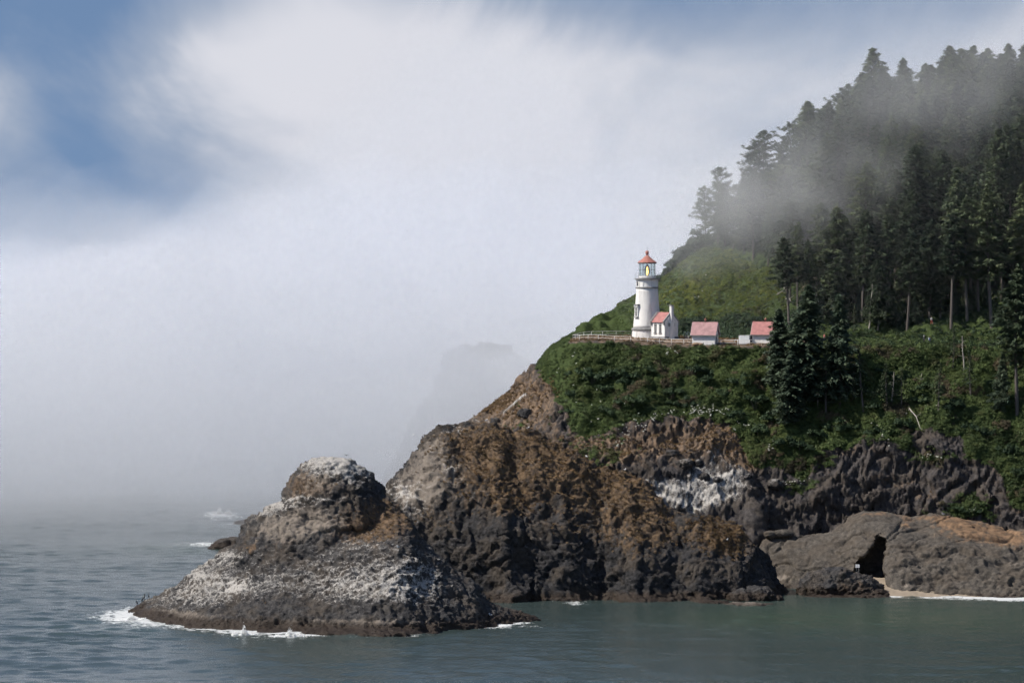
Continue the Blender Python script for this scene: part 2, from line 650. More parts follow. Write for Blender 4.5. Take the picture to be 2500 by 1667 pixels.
M['needles'] = leaf_material('spruce_needles', (0.052, 0.078, 0.052), (0.090, 0.122, 0.070), (0.140, 0.158, 0.082), 0.05, 0.22, rand=0.75)
M['needles_blue'] = leaf_material('blue_green_spruce_needles', (0.054, 0.084, 0.060), (0.088, 0.122, 0.082), (0.125, 0.150, 0.090), 0.08, 0.15, rand=0.25)
M['leaf_green'] = leaf_material('salal_and_fern_leaves', (0.060, 0.092, 0.036), (0.100, 0.145, 0.054), (0.150, 0.180, 0.074), 0.045, 0.25, dry=(0.120, 0.105, 0.055))
M['leaf_bright'] = leaf_material('sunny_yellow_green_scrub', (0.085, 0.120, 0.026), (0.150, 0.175, 0.032), (0.185, 0.195, 0.045), 0.07, 0.22, dry=(0.10, 0.085, 0.035))
M['leaf_light'] = leaf_material('pale_green_fern_leaves', (0.085, 0.120, 0.045), (0.125, 0.165, 0.060), (0.175, 0.200, 0.085), 0.08, 0.25, rand=0.4)
M['leaf_brown'] = leaf_material('brown_dying_brush', (0.060, 0.055, 0.036), (0.105, 0.088, 0.055), (0.150, 0.125, 0.080), 0.1, 0.15, rand=0.4)
M['leaf_dark'] = leaf_material('dark_shrub_leaves', (0.026, 0.048, 0.026), (0.044, 0.074, 0.036), (0.070, 0.098, 0.042), 0.1, 0.15, rand=0.3)
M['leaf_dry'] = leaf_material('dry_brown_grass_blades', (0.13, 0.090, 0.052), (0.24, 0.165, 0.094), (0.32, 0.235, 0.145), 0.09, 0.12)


def sea_material():
    m, t = material('sea_water')
    geo = t.n('ShaderNodeNewGeometry')
    pos = geo.outputs['Position']
    at = t.n('ShaderNodeAttribute', attribute_name='mask')
    sp = t.n('ShaderNodeSeparateColor', {0: at.outputs['Color']})
    foam, shallow, calm = sp.outputs
    n1 = t.noise(t.scalev(pos, (0.55, 1.0, 1.0)), 0.55, 4, 0.62)
    n2 = t.noise(t.scalev(pos, (0.6, 1.0, 1.0)), 2.2, 2, 0.6)
    nb = t.noise(t.scalev(pos, (0.35, 1.0, 1.0)), 0.055, 2, 0.55)
    col = t.mix(shallow, (0.040, 0.059, 0.058), (0.048, 0.076, 0.058))
    lace = t.noise(t.scalev(pos, (0.8, 0.55, 1.0)), 0.9, 6, 0.80, 0.6)
    ff = t.ss(t.m('ADD', foam, t.m('MULTIPLY', t.m('SUBTRACT', lace, 0.5), 2.4)), 0.40, 0.74)
    ff = t.m('MULTIPLY', ff, t.ss(foam, 0.04, 0.22, 0.0, 0.92))
    h = t.m('ADD', t.m('MULTIPLY', n1, 0.55), t.m('MULTIPLY', n2, 0.16))
    amp = t.lin(nb, 0.35, 0.65, 0.45, 1.25)
    bp = t.n('ShaderNodeBump', {'Height': t.m('MULTIPLY', h, amp), 'Strength': 0.40, 'Distance': 1.0})
    b = t.n('ShaderNodeBsdfPrincipled', {'Base Color': col, 'Roughness': 0.20, 'IOR': 1.333, 'Normal': bp.outputs[0]})
    fm = t.n('ShaderNodeBsdfPrincipled', {'Base Color': (0.66, 0.68, 0.68, 1), 'Roughness': 0.8})
    mx = t.n('ShaderNodeMixShader', {0: ff, 1: b.outputs[0], 2: fm.outputs[0]})
    t.n('ShaderNodeOutputMaterial', {'Surface': mx.outputs[0]})
    return m


M['sea'] = sea_material()


def foam_material():
    m, t = material('white_sea_foam')
    b = t.n('ShaderNodeBsdfPrincipled', {'Base Color': (0.82, 0.84, 0.84, 1), 'Roughness': 0.85})
    t.n('ShaderNodeOutputMaterial', {'Surface': b.outputs[0]})
    return m


M['foam'] = foam_material()


def glass_material():
    m, t = material('lantern_glass')
    g = t.n('ShaderNodeBsdfGlossy', {'Color': (0.9, 0.95, 0.97, 1), 'Roughness': 0.05})
    tr = t.n('ShaderNodeBsdfTransparent', {'Color': (0.88, 0.93, 0.93, 1)})
    mx = t.n('ShaderNodeMixShader', {0: 0.14, 1: tr.outputs[0], 2: g.outputs[0]})
    t.n('ShaderNodeOutputMaterial', {'Surface': mx.outputs[0]})
    return m


M['glass'] = glass_material()


def lamp_material(name, col, strength):
    m, t = material(name)
    e = t.n('ShaderNodeEmission', {'Color': (*col, 1), 'Strength': strength})
    t.n('ShaderNodeOutputMaterial', {'Surface': e.outputs[0]})
    return m


M['lamp'] = lamp_material('glowing_lens', (1.0, 0.58, 0.17), 5.0)
M['lamp_dim'] = simple('lens_prisms', (0.25, 0.27, 0.22), 0.15, 0.2, 3.0)
# ------------------------------------------------------------------ sea stacks
def loft_px(sil, foot, ycrest, prof, back, nu=120, z_foot=-2.5, top_back=None):
    """a rock from its skyline and its front foot.
    sil: [(px, py)], foot: [(px, Y)], ycrest: [(px, Y)] along the skyline, prof: [(f, g)] rows between foot and crest
    (f share of height, g share of depth), back: metres from the crest to the back foot"""
    s = np.array(sil, dtype=float)
    d = np.concatenate([[0], np.cumsum(np.hypot(np.diff(s[:, 0]), np.diff(s[:, 1])))])
    d /= d[-1]
    u = np.linspace(0, 1, nu)
    px, py = np.interp(u, d, s[:, 0]), np.interp(u, d, s[:, 1])
    yc = np.array(ycrest, dtype=float)
    Yc = np.interp(px, yc[:, 0], yc[:, 1])
    crest = np.stack([(px - 1250) / F * Yc, Yc, EYE - (py - HOR) / F * Yc], 1)
    ft = np.array(foot, dtype=float)
    fx = np.interp(px, [s[0, 0], s[-1, 0]], [ft[0, 0], ft[-1, 0]])
    fY = np.interp(fx, ft[:, 0], ft[:, 1])
    X0 = (fx - 1250) / F * fY
    base = np.stack([X0, fY, np.full(nu, z_foot)], 1)
    rings = [base]
    for (f, g) in prof:
        q = base + (crest - base) * np.array([g, g, f])[None, :]
        q[:, 0] = base[:, 0] + (crest[:, 0] - base[:, 0]) * max(f, g)
        rings.append(q)
    rings.append(crest)
    b1 = crest.copy()
    b1[:, 1] += back * 0.45
    b1[:, 2] = z_foot + (crest[:, 2] - z_foot) * 0.72
    b2 = crest.copy()
    b2[:, 1] += back
    b2[:, 2] = z_foot
    rings += [b1, b2]
    return loft_closed(np.array(rings))


def crag(big=(9.0, 1.6), mid=(3.6, 0.8), fine=(1.3, 0.34), rib=0.0, ledge=0.28, block=0.30):
    def fn(V_, N_):
        w_ = np.stack([fbm(V_ / 7.0 + 3.1, 2), fbm(V_ / 7.0 + 8.7, 2), fbm(V_ / 7.0 + 15.2, 2)], 1)
        Q = V_ + 1.6 * w_
        Qb = Q * np.array([0.75, 0.75, 1.2]) + np.stack([0 * Q[:, 2], 0 * Q[:, 2], 0.25 * Q[:, 0]], 1)
        d = big[1] * fbm(Q / big[0], 3) + mid[1] * 0.75 * fbm(Qb / mid[0], 5, 0.62) + 0.35 * mid[1] * (ridged(Q / (mid[0] * 1.3) + 5, 3) - 0.6)
        d += fine[1] * 0.9 * fbm(Qb / fine[0], 4, 0.7) + 0.3 * fine[1] * (ridged(Qb / 1.5 + 40, 2, 0.55) - 0.6)
        # weathered beds: ragged little ledges
        bed = np.mod(Q[:, 2] / 1.9 + 0.35 * Q[:, 0] / 8.0 + 0.9 * fbm(Q / 5.0 + 60, 3), 1.0)
        d += ledge * (bed ** 2 - 0.33)
        d += block * (0.6 * facet(Q * np.array([1.0, 1.0, 0.75]), 2.6) + 0.4 * facet(Q + 7.7, 1.25))
        if rib:
            Qr = Q * np.array([1.0, 1.0, 0.22])
            d += rib * (ridged(Qr / 5.0, 3) - 0.6) * 0.6
        # softer towards the sky so that the crest keeps its place
        k = 1.0 - 0.55 * sstep(N_[:, 2], 0.75, 1.0)
        return V_ + N_ * (d * k)[:, None]
    return fn


# --- the near stack: a dark apron, a pale middle block and a domed cap
footA = [(300, 728), (330, 715), (361, 702), (468, 690), (744, 686), (935, 680), (1060, 686), (1159, 694), (1275, 706), (1335, 714)]
apron = loft_px(
    [(301, 1500), (341, 1478), (390, 1455), (432, 1433), (460, 1405), (510, 1361), (548, 1336), (590, 1322), (640, 1285), (700, 1262), (800, 1245), (900, 1240),
     (966, 1240), (990, 1256), (1036, 1322), (1104, 1383), (1155, 1421), (1186, 1470), (1257, 1492), (1330, 1515)],
    footA, [(301, 733), (500, 728), (800, 724), (1000, 716), (1186, 710), (1330, 718)],
    [(0.13, 0.02), (0.17, 0.15), (0.31, 0.24), (0.72, 0.58)], 26, 150)
midblock = loft_px(
    [(582, 1350), (584, 1315), (600, 1280), (618, 1261), (636, 1247), (671, 1226), (700, 1219), (800, 1212), (900, 1206), (941, 1211), (966, 1226), (990, 1252), (1010, 1290)],
    [(590, 711), (700, 706), (800, 705), (900, 707), (1030, 713)], [(582, 721), (800, 722), (1010, 719)],
    [(0.42, 0.16), (0.74, 0.40), (0.93, 0.70)], 20, 80, z_foot=8.0)
dome = loft_px(
    [(697, 1225), (699, 1190), (713, 1159), (738, 1135), (769, 1119), (808, 1113), (846, 1120), (882, 1145), (906, 1166), (924, 1190), (945, 1222)],
    [(700, 713), (800, 709), (880, 710), (940, 714)], [(697, 722), (945, 722)],
    [(0.45, 0.20), (0.74, 0.42), (0.93, 0.70)], 18, 60, z_foot=16.5)


def mask_A(me):
    V_ = verts_of(me)
    px, py = to_px(V_)
    gu = gauss2(px, py, [(815, 1128, 115, 40, 1.0), (870, 1165, 50, 30, 0.45), (690, 1230, 90, 22, 0.75), (640, 1255, 40, 22, 0.5), (780, 1215, 90, 14, 0.5),
                         (760, 1300, 60, 22, 0.32), (520, 1365, 54, 18, 0.58), (590, 1352, 60, 11, 0.55), (480, 1400, 36, 22, 0.5),
                         (570, 1430, 46, 14, 0.6), (470, 1440, 90, 50, 0.25), (560, 1440, 130, 60, 0.40), (720, 1410, 170, 60, 0.38), (860, 1400, 110, 60, 0.40), (990, 1405, 80, 50, 0.52),
                         (1000, 1450, 110, 45, 0.52), (420, 1470, 110, 40, 0.30), (900, 1330, 120, 30, 0.26), (1040, 1380, 50, 50, 0.36), (830, 1460, 120, 30, 0.3)])
    gu -= gauss2(px, py, [(690, 1500, 110, 40, 0.5), (560, 1500, 160, 22, 0.3), (960, 1500, 60, 30, 0.5)])
    br = gauss2(px, py, [(735, 1180, 40, 40, 0.85), (790, 1190, 60, 26, 0.6), (860, 1275, 120, 34, 0.85), (930, 1230, 60, 26, 0.7), (900, 1310, 70, 26, 0.75), (610, 1340, 30, 14, 0.7),
                         (690, 1310, 70, 40, 0.45), (980, 1270, 50, 40, 0.55), (640, 1470, 60, 14, 0.3), (1100, 1440, 60, 30, 0.25)])
    tn = gauss2(px, py, [(390, 1500, 70, 22, 0.65), (480, 1505, 120, 16, 0.55), (690, 1290, 110, 50, 0.75), (810, 1270, 90, 40, 0.5), (770, 1175, 90, 50, 0.6), (760, 1515, 220, 10, 0.45), (1000, 1520, 220, 12, 0.5), (1200, 1508, 90, 12, 0.45)])
    set_mask(me, np.clip(gu, 0, 1), np.clip(br, 0, 1), np.clip(tn, 0, 1))


meA = remeshed([apron, midblock, dome], 0.26, name='sea_stack')
displace(meA, crag((8.0, 0.55), (3.0, 0.60), (1.1, 0.36), ledge=0.30, block=0.34))
mask_A(meA)
stackA = link_obj('sea_stack', meA, M['rock'])
tag(stackA, 'nearest dark sea stack with a domed cap streaked white by birds', 'rock')

# --- the big brown stack behind it
silB = [(915, 1250), (934, 1204), (951, 1179), (978, 1154), (1009, 1127), (1026, 1100), (1046, 1069), (1070, 1056), (1076, 1038), (1104, 1035), (1138, 1029), (1179, 1027), (1206, 1032),
        (1240, 1044), (1254, 1051), (1291, 1049), (1318, 1061), (1342, 1073), (1376, 1086), (1403, 1105), (1431, 1122), (1458, 1139), (1488, 1154), (1526, 1154), (1538, 1171),
        (1563, 1185), (1584, 1202), (1607, 1226), (1635, 1243), (1662, 1258), (1690, 1290), (1712, 1340), (1728, 1400), (1738, 1450)]
bodyB = loft_px(silB, [(1000, 748), (1100, 752), (1186, 752), (1260, 748), (1300, 753), (1400, 752), (1480, 757), (1560, 752), (1620, 753), (1700, 757), (1760, 762)],
                [(915, 776), (1100, 783), (1300, 786), (1500, 784), (1662, 779), (1738, 772)],
                [(0.10, 0.02), (0.16, 0.10), (0.45, 0.26), (0.75, 0.56), (0.92, 0.82)], 26, 170)


def mask_B(me):
    V_ = verts_of(me)
    px, py = to_px(V_)
    gu = gauss2(px, py, [(975, 1195, 45, 26, 0.62), (1000, 1230, 50, 40, 0.45), (1090, 1140, 60, 16, 0.62), (1110, 1050, 40, 18, 0.5), (1060, 1090, 34, 22, 0.35), (1165, 1220, 40, 30, 0.34),
                         (1310, 1130, 24, 18, 0.3), (1290, 1320, 70, 40, 0.34), (1120, 1320, 50, 40, 0.24), (1480, 1230, 24, 16, 0.4), (1040, 1220, 60, 60, 0.25)])
    br = gauss2(px, py, [(1200, 1070, 130, 50, 0.85), (1330, 1110, 110, 60, 0.75), (1290, 1150, 200, 60, 0.5), (1460, 1190, 110, 60, 0.7), (1540, 1230, 90, 70, 0.75), (1620, 1290, 70, 60, 0.6),
                         (1200, 1200, 130, 70, 0.5), (1050, 1260, 60, 50, 0.36), (1100, 1110, 70, 50, 0.45), (1530, 1330, 70, 60, 0.42), (1400, 1290, 90, 60, 0.36), (1250, 1230, 60, 30, 0.5),
                         (1450, 1475, 400, 9, 0.5), (1520, 1170, 60, 24, 0.5)])
    tn = gauss2(px, py, [(1060, 1100, 60, 70, 0.5), (1080, 1180, 120, 90, 0.5), (1000, 1200, 60, 60, 0.5)])  # grey-tan rock; also paints in the sunlit paleness of the left face
    set_mask(me, np.clip(gu, 0, 1), np.clip(br, 0, 1), np.clip(tn, 0, 1))


meB = remeshed([bodyB], 0.29, name='sea_stack')
displace(meB, crag((10.0, 0.9), (3.6, 0.65), (1.2, 0.34), rib=1.4, block=0.50))
mask_B(meB)
stackB = link_obj('sea_stack', meB, M['rock_brown'])
tag(stackB, 'biggest sea stack, brown grassed crest over a dark ribbed face', 'rock')

# --- the smaller knob at its right end
silC = [(1650, 1300), (1660, 1272), (1674, 1260), (1698, 1253), (1729, 1255), (1761, 1265), (1793, 1277), (1819, 1293), (1831, 1312), (1840, 1325), (1851, 1333), (1864, 1356), (1880, 1390), (1896, 1424), (1910, 1448)]
bodyC = loft_px(silC, [(1670, 758), (1740, 757), (1800, 758), (1860, 762), (1912, 770)], [(1650, 772), (1740, 775), (1830, 776), (1910, 777)],
                [(0.10, 0.02), (0.45, 0.20), (0.62, 0.40), (0.90, 0.80)], 16, 90)
meC = remeshed([bodyC], 0.26, name='sea_stack')
displace(meC, crag((8.0, 0.8), (3.4, 0.6), (1.2, 0.30), rib=0.9, block=0.4))
V_ = verts_of(meC)
px, py = to_px(V_)
set_mask(meC, np.clip(gauss2(px, py, [(1820, 1300, 20, 14, 0.2)]), 0, 1),
         np.clip(gauss2(px, py, [(1740, 1300, 80, 50, 0.95), (1790, 1330, 50, 40, 0.6), (1830, 1380, 20, 14, 0.4), (1740, 1472, 160, 8, 0.5)]), 0, 1),
         np.clip(gauss2(px, py, [(1810, 1370, 40, 20, 0.35)]), 0, 1))
stackC = link_obj('sea_stack', meC, M['rock_brown'])
tag(stackC, 'small knob of rock with an orange-brown grassy top beside the biggest stack', 'rock')

# --- low shore rocks in front
def lump_rock(spots, voxel, fn, name, label, mat, masks=None, cat='rock', group=None):
    parts = []
    for (px_, py_, Y_, rx, ry, rz) in spots:
        X_, _, Z_ = P(px_, py_, Y_)
        bm_ = bmesh.new()
        bmesh.ops.create_icosphere(bm_, subdivisions=3, radius=1.0)
        v_ = np.array([v.co[:] for v in bm_.verts])
        f_ = np.array([[q.index for q in f.verts] for f in bm_.faces])
        bm_.free()
        v_ = v_ * np.array([rx, ry, rz]) + np.array([X_, Y_, Z_])
        parts.append((v_, f_))
    me = remeshed(parts, voxel, name=name)
    displace(me, fn)
    V_ = verts_of(me)
    px_, py_ = to_px(V_)
    z0 = np.zeros(len(V_))
    if masks:
        set_mask(me, *[np.clip(gauss2(px_, py_, s), 0, 1) if s else z0 for s in masks])
    else:
        set_mask(me, z0, z0, z0)
    return tag(link_obj(name, me, mat), label, cat, group)


lump_rock([(2030, 1440, 772, 6.5, 4.5, 4.2), (2085, 1448, 771, 5.5, 4, 3.8), (2000, 1455, 773, 3.8, 3.5, 2.6), (2130, 1460, 769, 3.2, 3, 2.0), (1965, 1466, 772, 4, 3, 1.2), (2060, 1464, 766, 8, 2, 0.8),
           (2140, 1468, 765, 2.2, 2, 0.9)],
          0.20, crag((5, 0.7), (2.2, 0.75), (0.9, 0.42)), 'shore_rock', 'low jagged black rock carrying a small white board, before the sea cave', M['rock'],
          ([], [(2050, 1450, 90, 30, 0.38), (2100, 1440, 50, 20, 0.42)], []))
lump_rock([(1815, 1468, 757, 3.0, 2.5, 2.4), (1850, 1466, 758, 3.4, 2.6, 2.6), (1880, 1472, 759, 2.5, 2.2, 1.6)], 0.17, crag((4, 0.5), (1.8, 0.5), (0.8, 0.28)), 'shore_rock',
          'dark shore rock at the foot of the orange-topped knob', M['rock'])
lump_rock([(1835, 1487, 746, 3.6, 2.2, 1.3), (1800, 1483, 748, 2.6, 1.8, 1.0), (1868, 1484, 748, 2.2, 1.6, 0.9)], 0.17, crag((4, 0.35), (1.8, 0.25), (0.8, 0.15)), 'shore_rock',
          'pale rounded shore rock washed by the sea under the knob', M['rock_tan'], ([], [], [(1835, 1478, 80, 20, 0.7)]))
lump_rock([(1740, 1478, 751, 3.6, 2.2, 1.1), (1715, 1474, 754, 2.6, 2, 1.2), (1765, 1482, 750, 2.2, 1.6, 0.8)], 0.17, crag((4, 0.4), (1.8, 0.35), (0.8, 0.2)), 'shore_rock',
          'flat brown shore rock between the biggest stack and the pale rounded one', M['rock_brown'], ([], [(1740, 1475, 80, 14, 0.4)], []))
lump_rock([(1920, 1478, 763, 5.5, 2.2, 0.9), (1960, 1476, 764, 6.0, 2.0, 0.8)], 0.17, crag((4, 0.4), (1.8, 0.35), (0.8, 0.2)), 'shore_rock',
          'long weedy ledge between the knob and the black rock with the board', M['rock_brown'], ([], [(1940, 1470, 80, 14, 0.35)], []))
lump_rock([(548, 1342, 905, 3.2, 3, 2.6), (570, 1336, 906, 3.5, 3, 2.4), (528, 1345, 904, 2.0, 2, 1.4)], 0.3, crag((5, 0.5), (2.2, 0.4), (0.9, 0.2)), 'offshore_rock',
          'dark rock in the surf just behind the near stack', M['rock'])
lump_rock([(606, 1284, 990, 3.4, 3, 1.7), (580, 1286, 990, 2.0, 2, 0.9)], 0.35, crag((5, 0.5), (2.2, 0.3), (0.9, 0.15)), 'offshore_rock',
          'farther misty rock in the surf behind the near stack', M['rock'])

# --- wall of grey rock with the sea cave
silE = [(1845, 1380), (1852, 1345), (1862, 1318), (1885, 1308), (1921, 1303), (1975, 1301), (2023, 1291), (2062, 1273), (2077, 1256), (2103, 1248), (2151, 1251), (2202, 1259), (2230, 1262), (2272, 1253),
        (2310, 1256), (2358, 1266), (2406, 1278), (2470, 1290), (2520, 1292), (2600, 1300), (2700, 1330), (2760, 1400)]
bodyE = loft_px(silE, [(1860, 792), (1935, 788), (2020, 784), (2085, 780), (2150, 776), (2180, 771), (2300, 768), (2420, 764), (2560, 762), (2700, 764), (2800, 775)],
                [(1845, 797), (2000, 797), (2100, 796), (2300, 796), (2500, 794), (2760, 792)],
                [(0.16, 0.02), (0.40, 0.18), (0.68, 0.42), (0.86, 0.66), (0.95, 0.85)], 10, 200)
cave_px = [(2146, 1308), (2162, 1314), (2172, 1334), (2162, 1347), (2160, 1395), (2168, 1430), (2160, 1470), (2095, 1470), (2084, 1430), (2078, 1400), (2090, 1368), (2112, 1352), (2128, 1334)]
front = [P(a, b, 755.0) for a, b in cave_px]
backp = [P(a + (2130 - a) * 0.12, b, 790.0) for a, b in cave_px]
nC = len(cave_px)
cv = np.array(front + backp)
cf = []
for k in range(nC):
    k2 = (k + 1) % nC
    cf += [(k, k2, nC + k2), (k, nC + k2, nC + k)]
cvc = np.vstack([cv, cv[:nC].mean(0), cv[nC:].mean(0)])
for k in range(nC):
    k2 = (k + 1) % nC
    cf += [(k2, k, 2 * nC), (nC + k, nC + k2, 2 * nC + 1)]
meE = remeshed([bodyE], 0.27, cut=(cvc, np.array(cf)), smooth_iter=1, name='cave_rock')


def crag_E(V_, N_):
    px_, py_ = to_px(V_)
    low = np.clip(sstep(px_, 2170, 2220) * sstep(py_, 1320, 1350) + 0.25, 0, 1)
    w_ = np.stack([fbm(V_ / 9.0 + 3.1, 2), fbm(V_ / 9.0 + 8.7, 2), fbm(V_ / 9.0 + 15.2, 2)], 1)
    Q = V_ + 1.8 * w_
    sm = 0.55 * fbm(Q / 9.0, 3)
    # long tilted cracks across the smooth slab
    tz = Q[:, 2] - 0.16 * Q[:, 0]
    n_ = pn(np.stack([Q[:, 0] / 22.0, Q[:, 1] / 22.0, tz / 3.2], 1))
    sm -= 0.85 * np.exp(-(n_ / 0.028) ** 2)
    sm += 0.22 * facet(np.stack([0.4 * Q[:, 0], Q[:, 1], tz], 1), 2.4)
    n2_ = pn(np.stack([Q[:, 0] / 5.5, Q[:, 1] / 5.5, tz / 16.0], 1) + 31.0)
    sm -= 0.35 * np.exp(-(n2_ / 0.03) ** 2)
    sm += 0.10 * fbm(V_ / 1.2, 3)
    Qt = np.stack([0.30 * Q[:, 0], Q[:, 1], Q[:, 2] + 0.22 * Q[:, 0]], 1)
    rg = 0.7 * fbm(Q / 6.0, 3) + 0.75 * fbm(Qt / 2.8, 5, 0.62) + 0.35 * (ridged(Qt / 2.0, 3) - 0.6) * 0.7 + 0.3 * fbm(V_ / 1.0, 3, 0.6)
    bed = np.mod(tz / 2.3 + 0.8 * fbm(Q / 7.0 + 60, 3), 1.0)
    rg += 0.4 * (bed ** 2 - 0.33) + 0.35 * facet(Qt, 2.2)
    d = sm * (1 - low) + rg * low
    return V_ + N_ * d[:, None]


displace(meE, crag_E)
V_ = verts_of(meE)
px, py = to_px(V_)
br = gauss2(px, py, [(2390, 1295, 90, 18, 1.0), (2330, 1275, 60, 14, 0.9), (2470, 1320, 60, 22, 0.8), (2210, 1280, 16, 16, 0.8), (2300, 1262, 80, 10, 0.8), (2130, 1254, 60, 8, 0.7), (2420, 1310, 80, 16, 0.7)])
br -= gauss2(px, py, [(2140, 1275, 50, 14, 0.2)])
tn = gauss2(px, py, [(1930, 1350, 110, 60, 0.25), (2260, 1300, 80, 26, 0.32), (2240, 1350, 60, 20, 0.4), (2480, 1370, 40, 40, 0.5), (1920, 1410, 60, 12, 0.6), (2200, 1430, 80, 14, 0.5)])
set_mask(meE, np.zeros(len(V_)), np.clip(br, 0, 1), np.clip(tn, 0, 1))
caveE = link_obj('cave_rock', meE, M['rock_tan'])
tag(caveE, 'long grey rock wall with a dark sea cave, sandy brown on top', 'rock')

VE = verts_of(meE)
qxE, qyE = to_px(VE)
for (bx, r_, lab) in ((1880, 1.5, 'smaller of two round boulders on the grey cave rock'), (1912, 2.1, 'larger of two round boulders on the grey cave rock')):
    c_ = np.where(np.abs(qxE - bx) < 5)[0]
    q_ = VE[c_[np.argmin(qyE[c_])]]
    by = HOR - (q_[2] + 0.35 - EYE) / (q_[1] - 0.6) * F
    lump_rock([(bx, by, float(q_[1]) - 0.6, r_, 1.4, 0.85)], 0.16, crag((4, 0.2), (1.8, 0.12), (0.8, 0.1), ledge=0.05), 'boulder', lab, M['rock_tan'], cat='boulder', group='boulders on the cave rock')

# --- a far headland lost in the fog
silG = [(960, 1180), (985, 1100), (1010, 1040), (1045, 975), (1080, 925), (1115, 880), (1150, 850), (1190, 830), (1230, 838), (1262, 862), (1283, 895), (1298, 922), (1318, 942), (1345, 968), (1385, 1020)]
bodyG = loft_px(silG, [(940, 1120), (1150, 1115), (1440, 1120)], [(960, 1165), (1180, 1175), (1385, 1165)], [(0.4, 0.25), (0.7, 0.5), (0.9, 0.8)], 60, 70)
meG = remeshed([bodyG], 0.9, name='sea_stack')
displace(meG, crag((14, 2.2), (6, 1.6), (2.4, 0.6), rib=1.5, block=0.0))
V_ = verts_of(meG)
px, py = to_px(V_)
set_mask(meG, np.clip(gauss2(px, py, [(1120, 980, 90, 12, 0.5)]), 0, 1), np.full(len(V_), 0.25), np.full(len(V_), 0.2))
tag(link_obj('sea_stack', meG, M['rock']), 'far hump of rock almost lost in the fog behind the headland', 'rock')
# ------------------------------------------------------------------ sea: one sheet, fine near the rocks, out to the horizon
def graded(lo, hi, step, far, grow=1.35):
    core = list(np.arange(lo, hi + 1e-6, step))
    a, s = [], step
    x = lo
    while x > -far:
        s *= grow
        x -= s
        a.append(x)
    b, s = [], step
    x = hi
    while x < far:
        s *= grow
        x += s
        b.append(x)
    return np.array(list(reversed(a)) + core + b)


gx = graded(-112.0, 112.0, 0.55, 5200.0)
gy = graded(585.0, 1120.0, 1.0, 5200.0)
GX, GY = np.meshgrid(gx, gy)
X_, Y_ = GX.ravel(), GY.ravel()
wz = np.zeros_like(X_)
wr = np.random.default_rng(3)
amp_mod = 0.75 + 0.5 * fbm(np.stack([X_ / 60, Y_ / 90, X_ * 0], 1), 2)
bay = sstep(X_, -35, 25) * sstep(Y_, 780, 640) * 0.0 + sstep(X_, -20, 40)    # the cove to the right lies calmer
for k in range(64):
    L = 2.6 * (1.07 ** k) if k < 50 else wr.uniform(28, 70)
    th = wr.normal(math.radians(-78), 0.85 if L < 12 else (0.5 if L < 22 else 0.22))
    a = 0.0105 * L ** 0.72 * wr.uniform(0.5, 1.3)
    a *= 1.35 if L < 9 else (0.8 if L < 16 else 0.40)
    ph = wr.uniform(0, 6.28)
    s = np.sin((X_ * math.cos(th) + Y_ * math.sin(th)) * 2 * math.pi / L + ph + 0.8 * amp_mod)
    wz += a * (s + 0.25 * s * s)
core = sstep(np.abs(X_), 135, 110) * sstep(Y_, 1160, 1100) * sstep(Y_, 560, 590)
wz *= 0.78 * amp_mod * (1 - 0.45 * bay) * core
ii = np.arange(len(gy) - 1)[:, None] * len(gx) + np.arange(len(gx) - 1)[None, :]
ii = ii.ravel()
quads = np.stack([ii, ii + 1, ii + 1 + len(gx), ii + len(gx)], 1)
Vs = np.stack([X_, Y_, wz], 1)
me_sea = mesh_np('sea', Vs, quads)

# foam where water meets rock
kd_pts = []
for o in (stackA, stackB, stackC, caveE):
    V_ = verts_of(o.data)
    V_ = V_[(np.abs(V_[:, 2]) < 0.5)]
    kd_pts.append(V_[::3])
kd_pts = np.vstack(kd_pts)
kd = KDTree(len(kd_pts))
for i, p in enumerate(kd_pts):
    kd.insert((p[0], p[1], 0.0), i)
kd.balance()
dist = np.full(len(X_), 99.0)
near = np.where((X_ > -80) & (X_ < 112) & (Y_ > 660) & (Y_ < 800))[0]
for i in near:
    dist[i] = kd.find((X_[i], Y_[i], 0.0))[2]
spx = 1250 + X_ / Y_ * F
spy = HOR + EYE / np.maximum(Y_, 1) * F
zone = gauss2(spx, spy, [(300, 1510, 90, 40, 1.0), (430, 1545, 120, 26, 0.75), (600, 1552, 120, 20, 0.95), (720, 1552, 60, 16, 1.0), (1240, 1528, 90, 14, 1.0), (1010, 1555, 60, 12, 0.6),
                         (1400, 1476, 50, 8, 0.9), (2200, 1462, 60, 12, 0.9), (2380, 1462, 160, 14, 1.0), (2480, 1466, 60, 14, 1.0), (870, 1562, 60, 10, 0.4)])
zone = np.clip(zone + 0.10, 0, 1) * (Y_ > 0)
foam = zone * np.exp(-(np.maximum(dist, 0) / 3.0) ** 1.2) * 0.72
foam += gauss2(spx, spy, [(285, 1513, 60, 14, 0.46), (350, 1533, 60, 10, 0.42), (225, 1505, 70, 12, 0.26), (650, 1558, 130, 10, 0.34), (450, 1332, 70, 7, 0.34), (500, 1331, 40, 8, 0.46),
                          (530, 1258, 50, 8, 0.50), (560, 1262, 90, 6, 0.30), (570, 1283, 34, 3, 0.5), (1300, 1532, 60, 4, 0.35), (1405, 1477, 26, 3, 0.45), (2180, 1455, 22, 7, 0.65), (2380, 1463, 90, 5, 0.55),
                          (2470, 1465, 50, 5, 0.6), (2260, 1462, 60, 4, 0.4), (215, 1470, 12, 2, 0.4)]) * (Y_ > 0)
shallow = gauss2(spx, spy, [(2200, 1510, 420, 45, 0.9), (1800, 1510, 200, 30, 0.55), (430, 1340, 140, 16, 0.4), (330, 1530, 160, 26, 0.5)]) * (Y_ > 0)
set_mask(me_sea, np.clip(foam, 0, 1), np.clip(shallow, 0, 1), np.clip(bay, 0, 1))
sea = tag(link_obj('sea', me_sea, M['sea']), 'grey-green sea with small wind waves round the rocks', kind='structure')

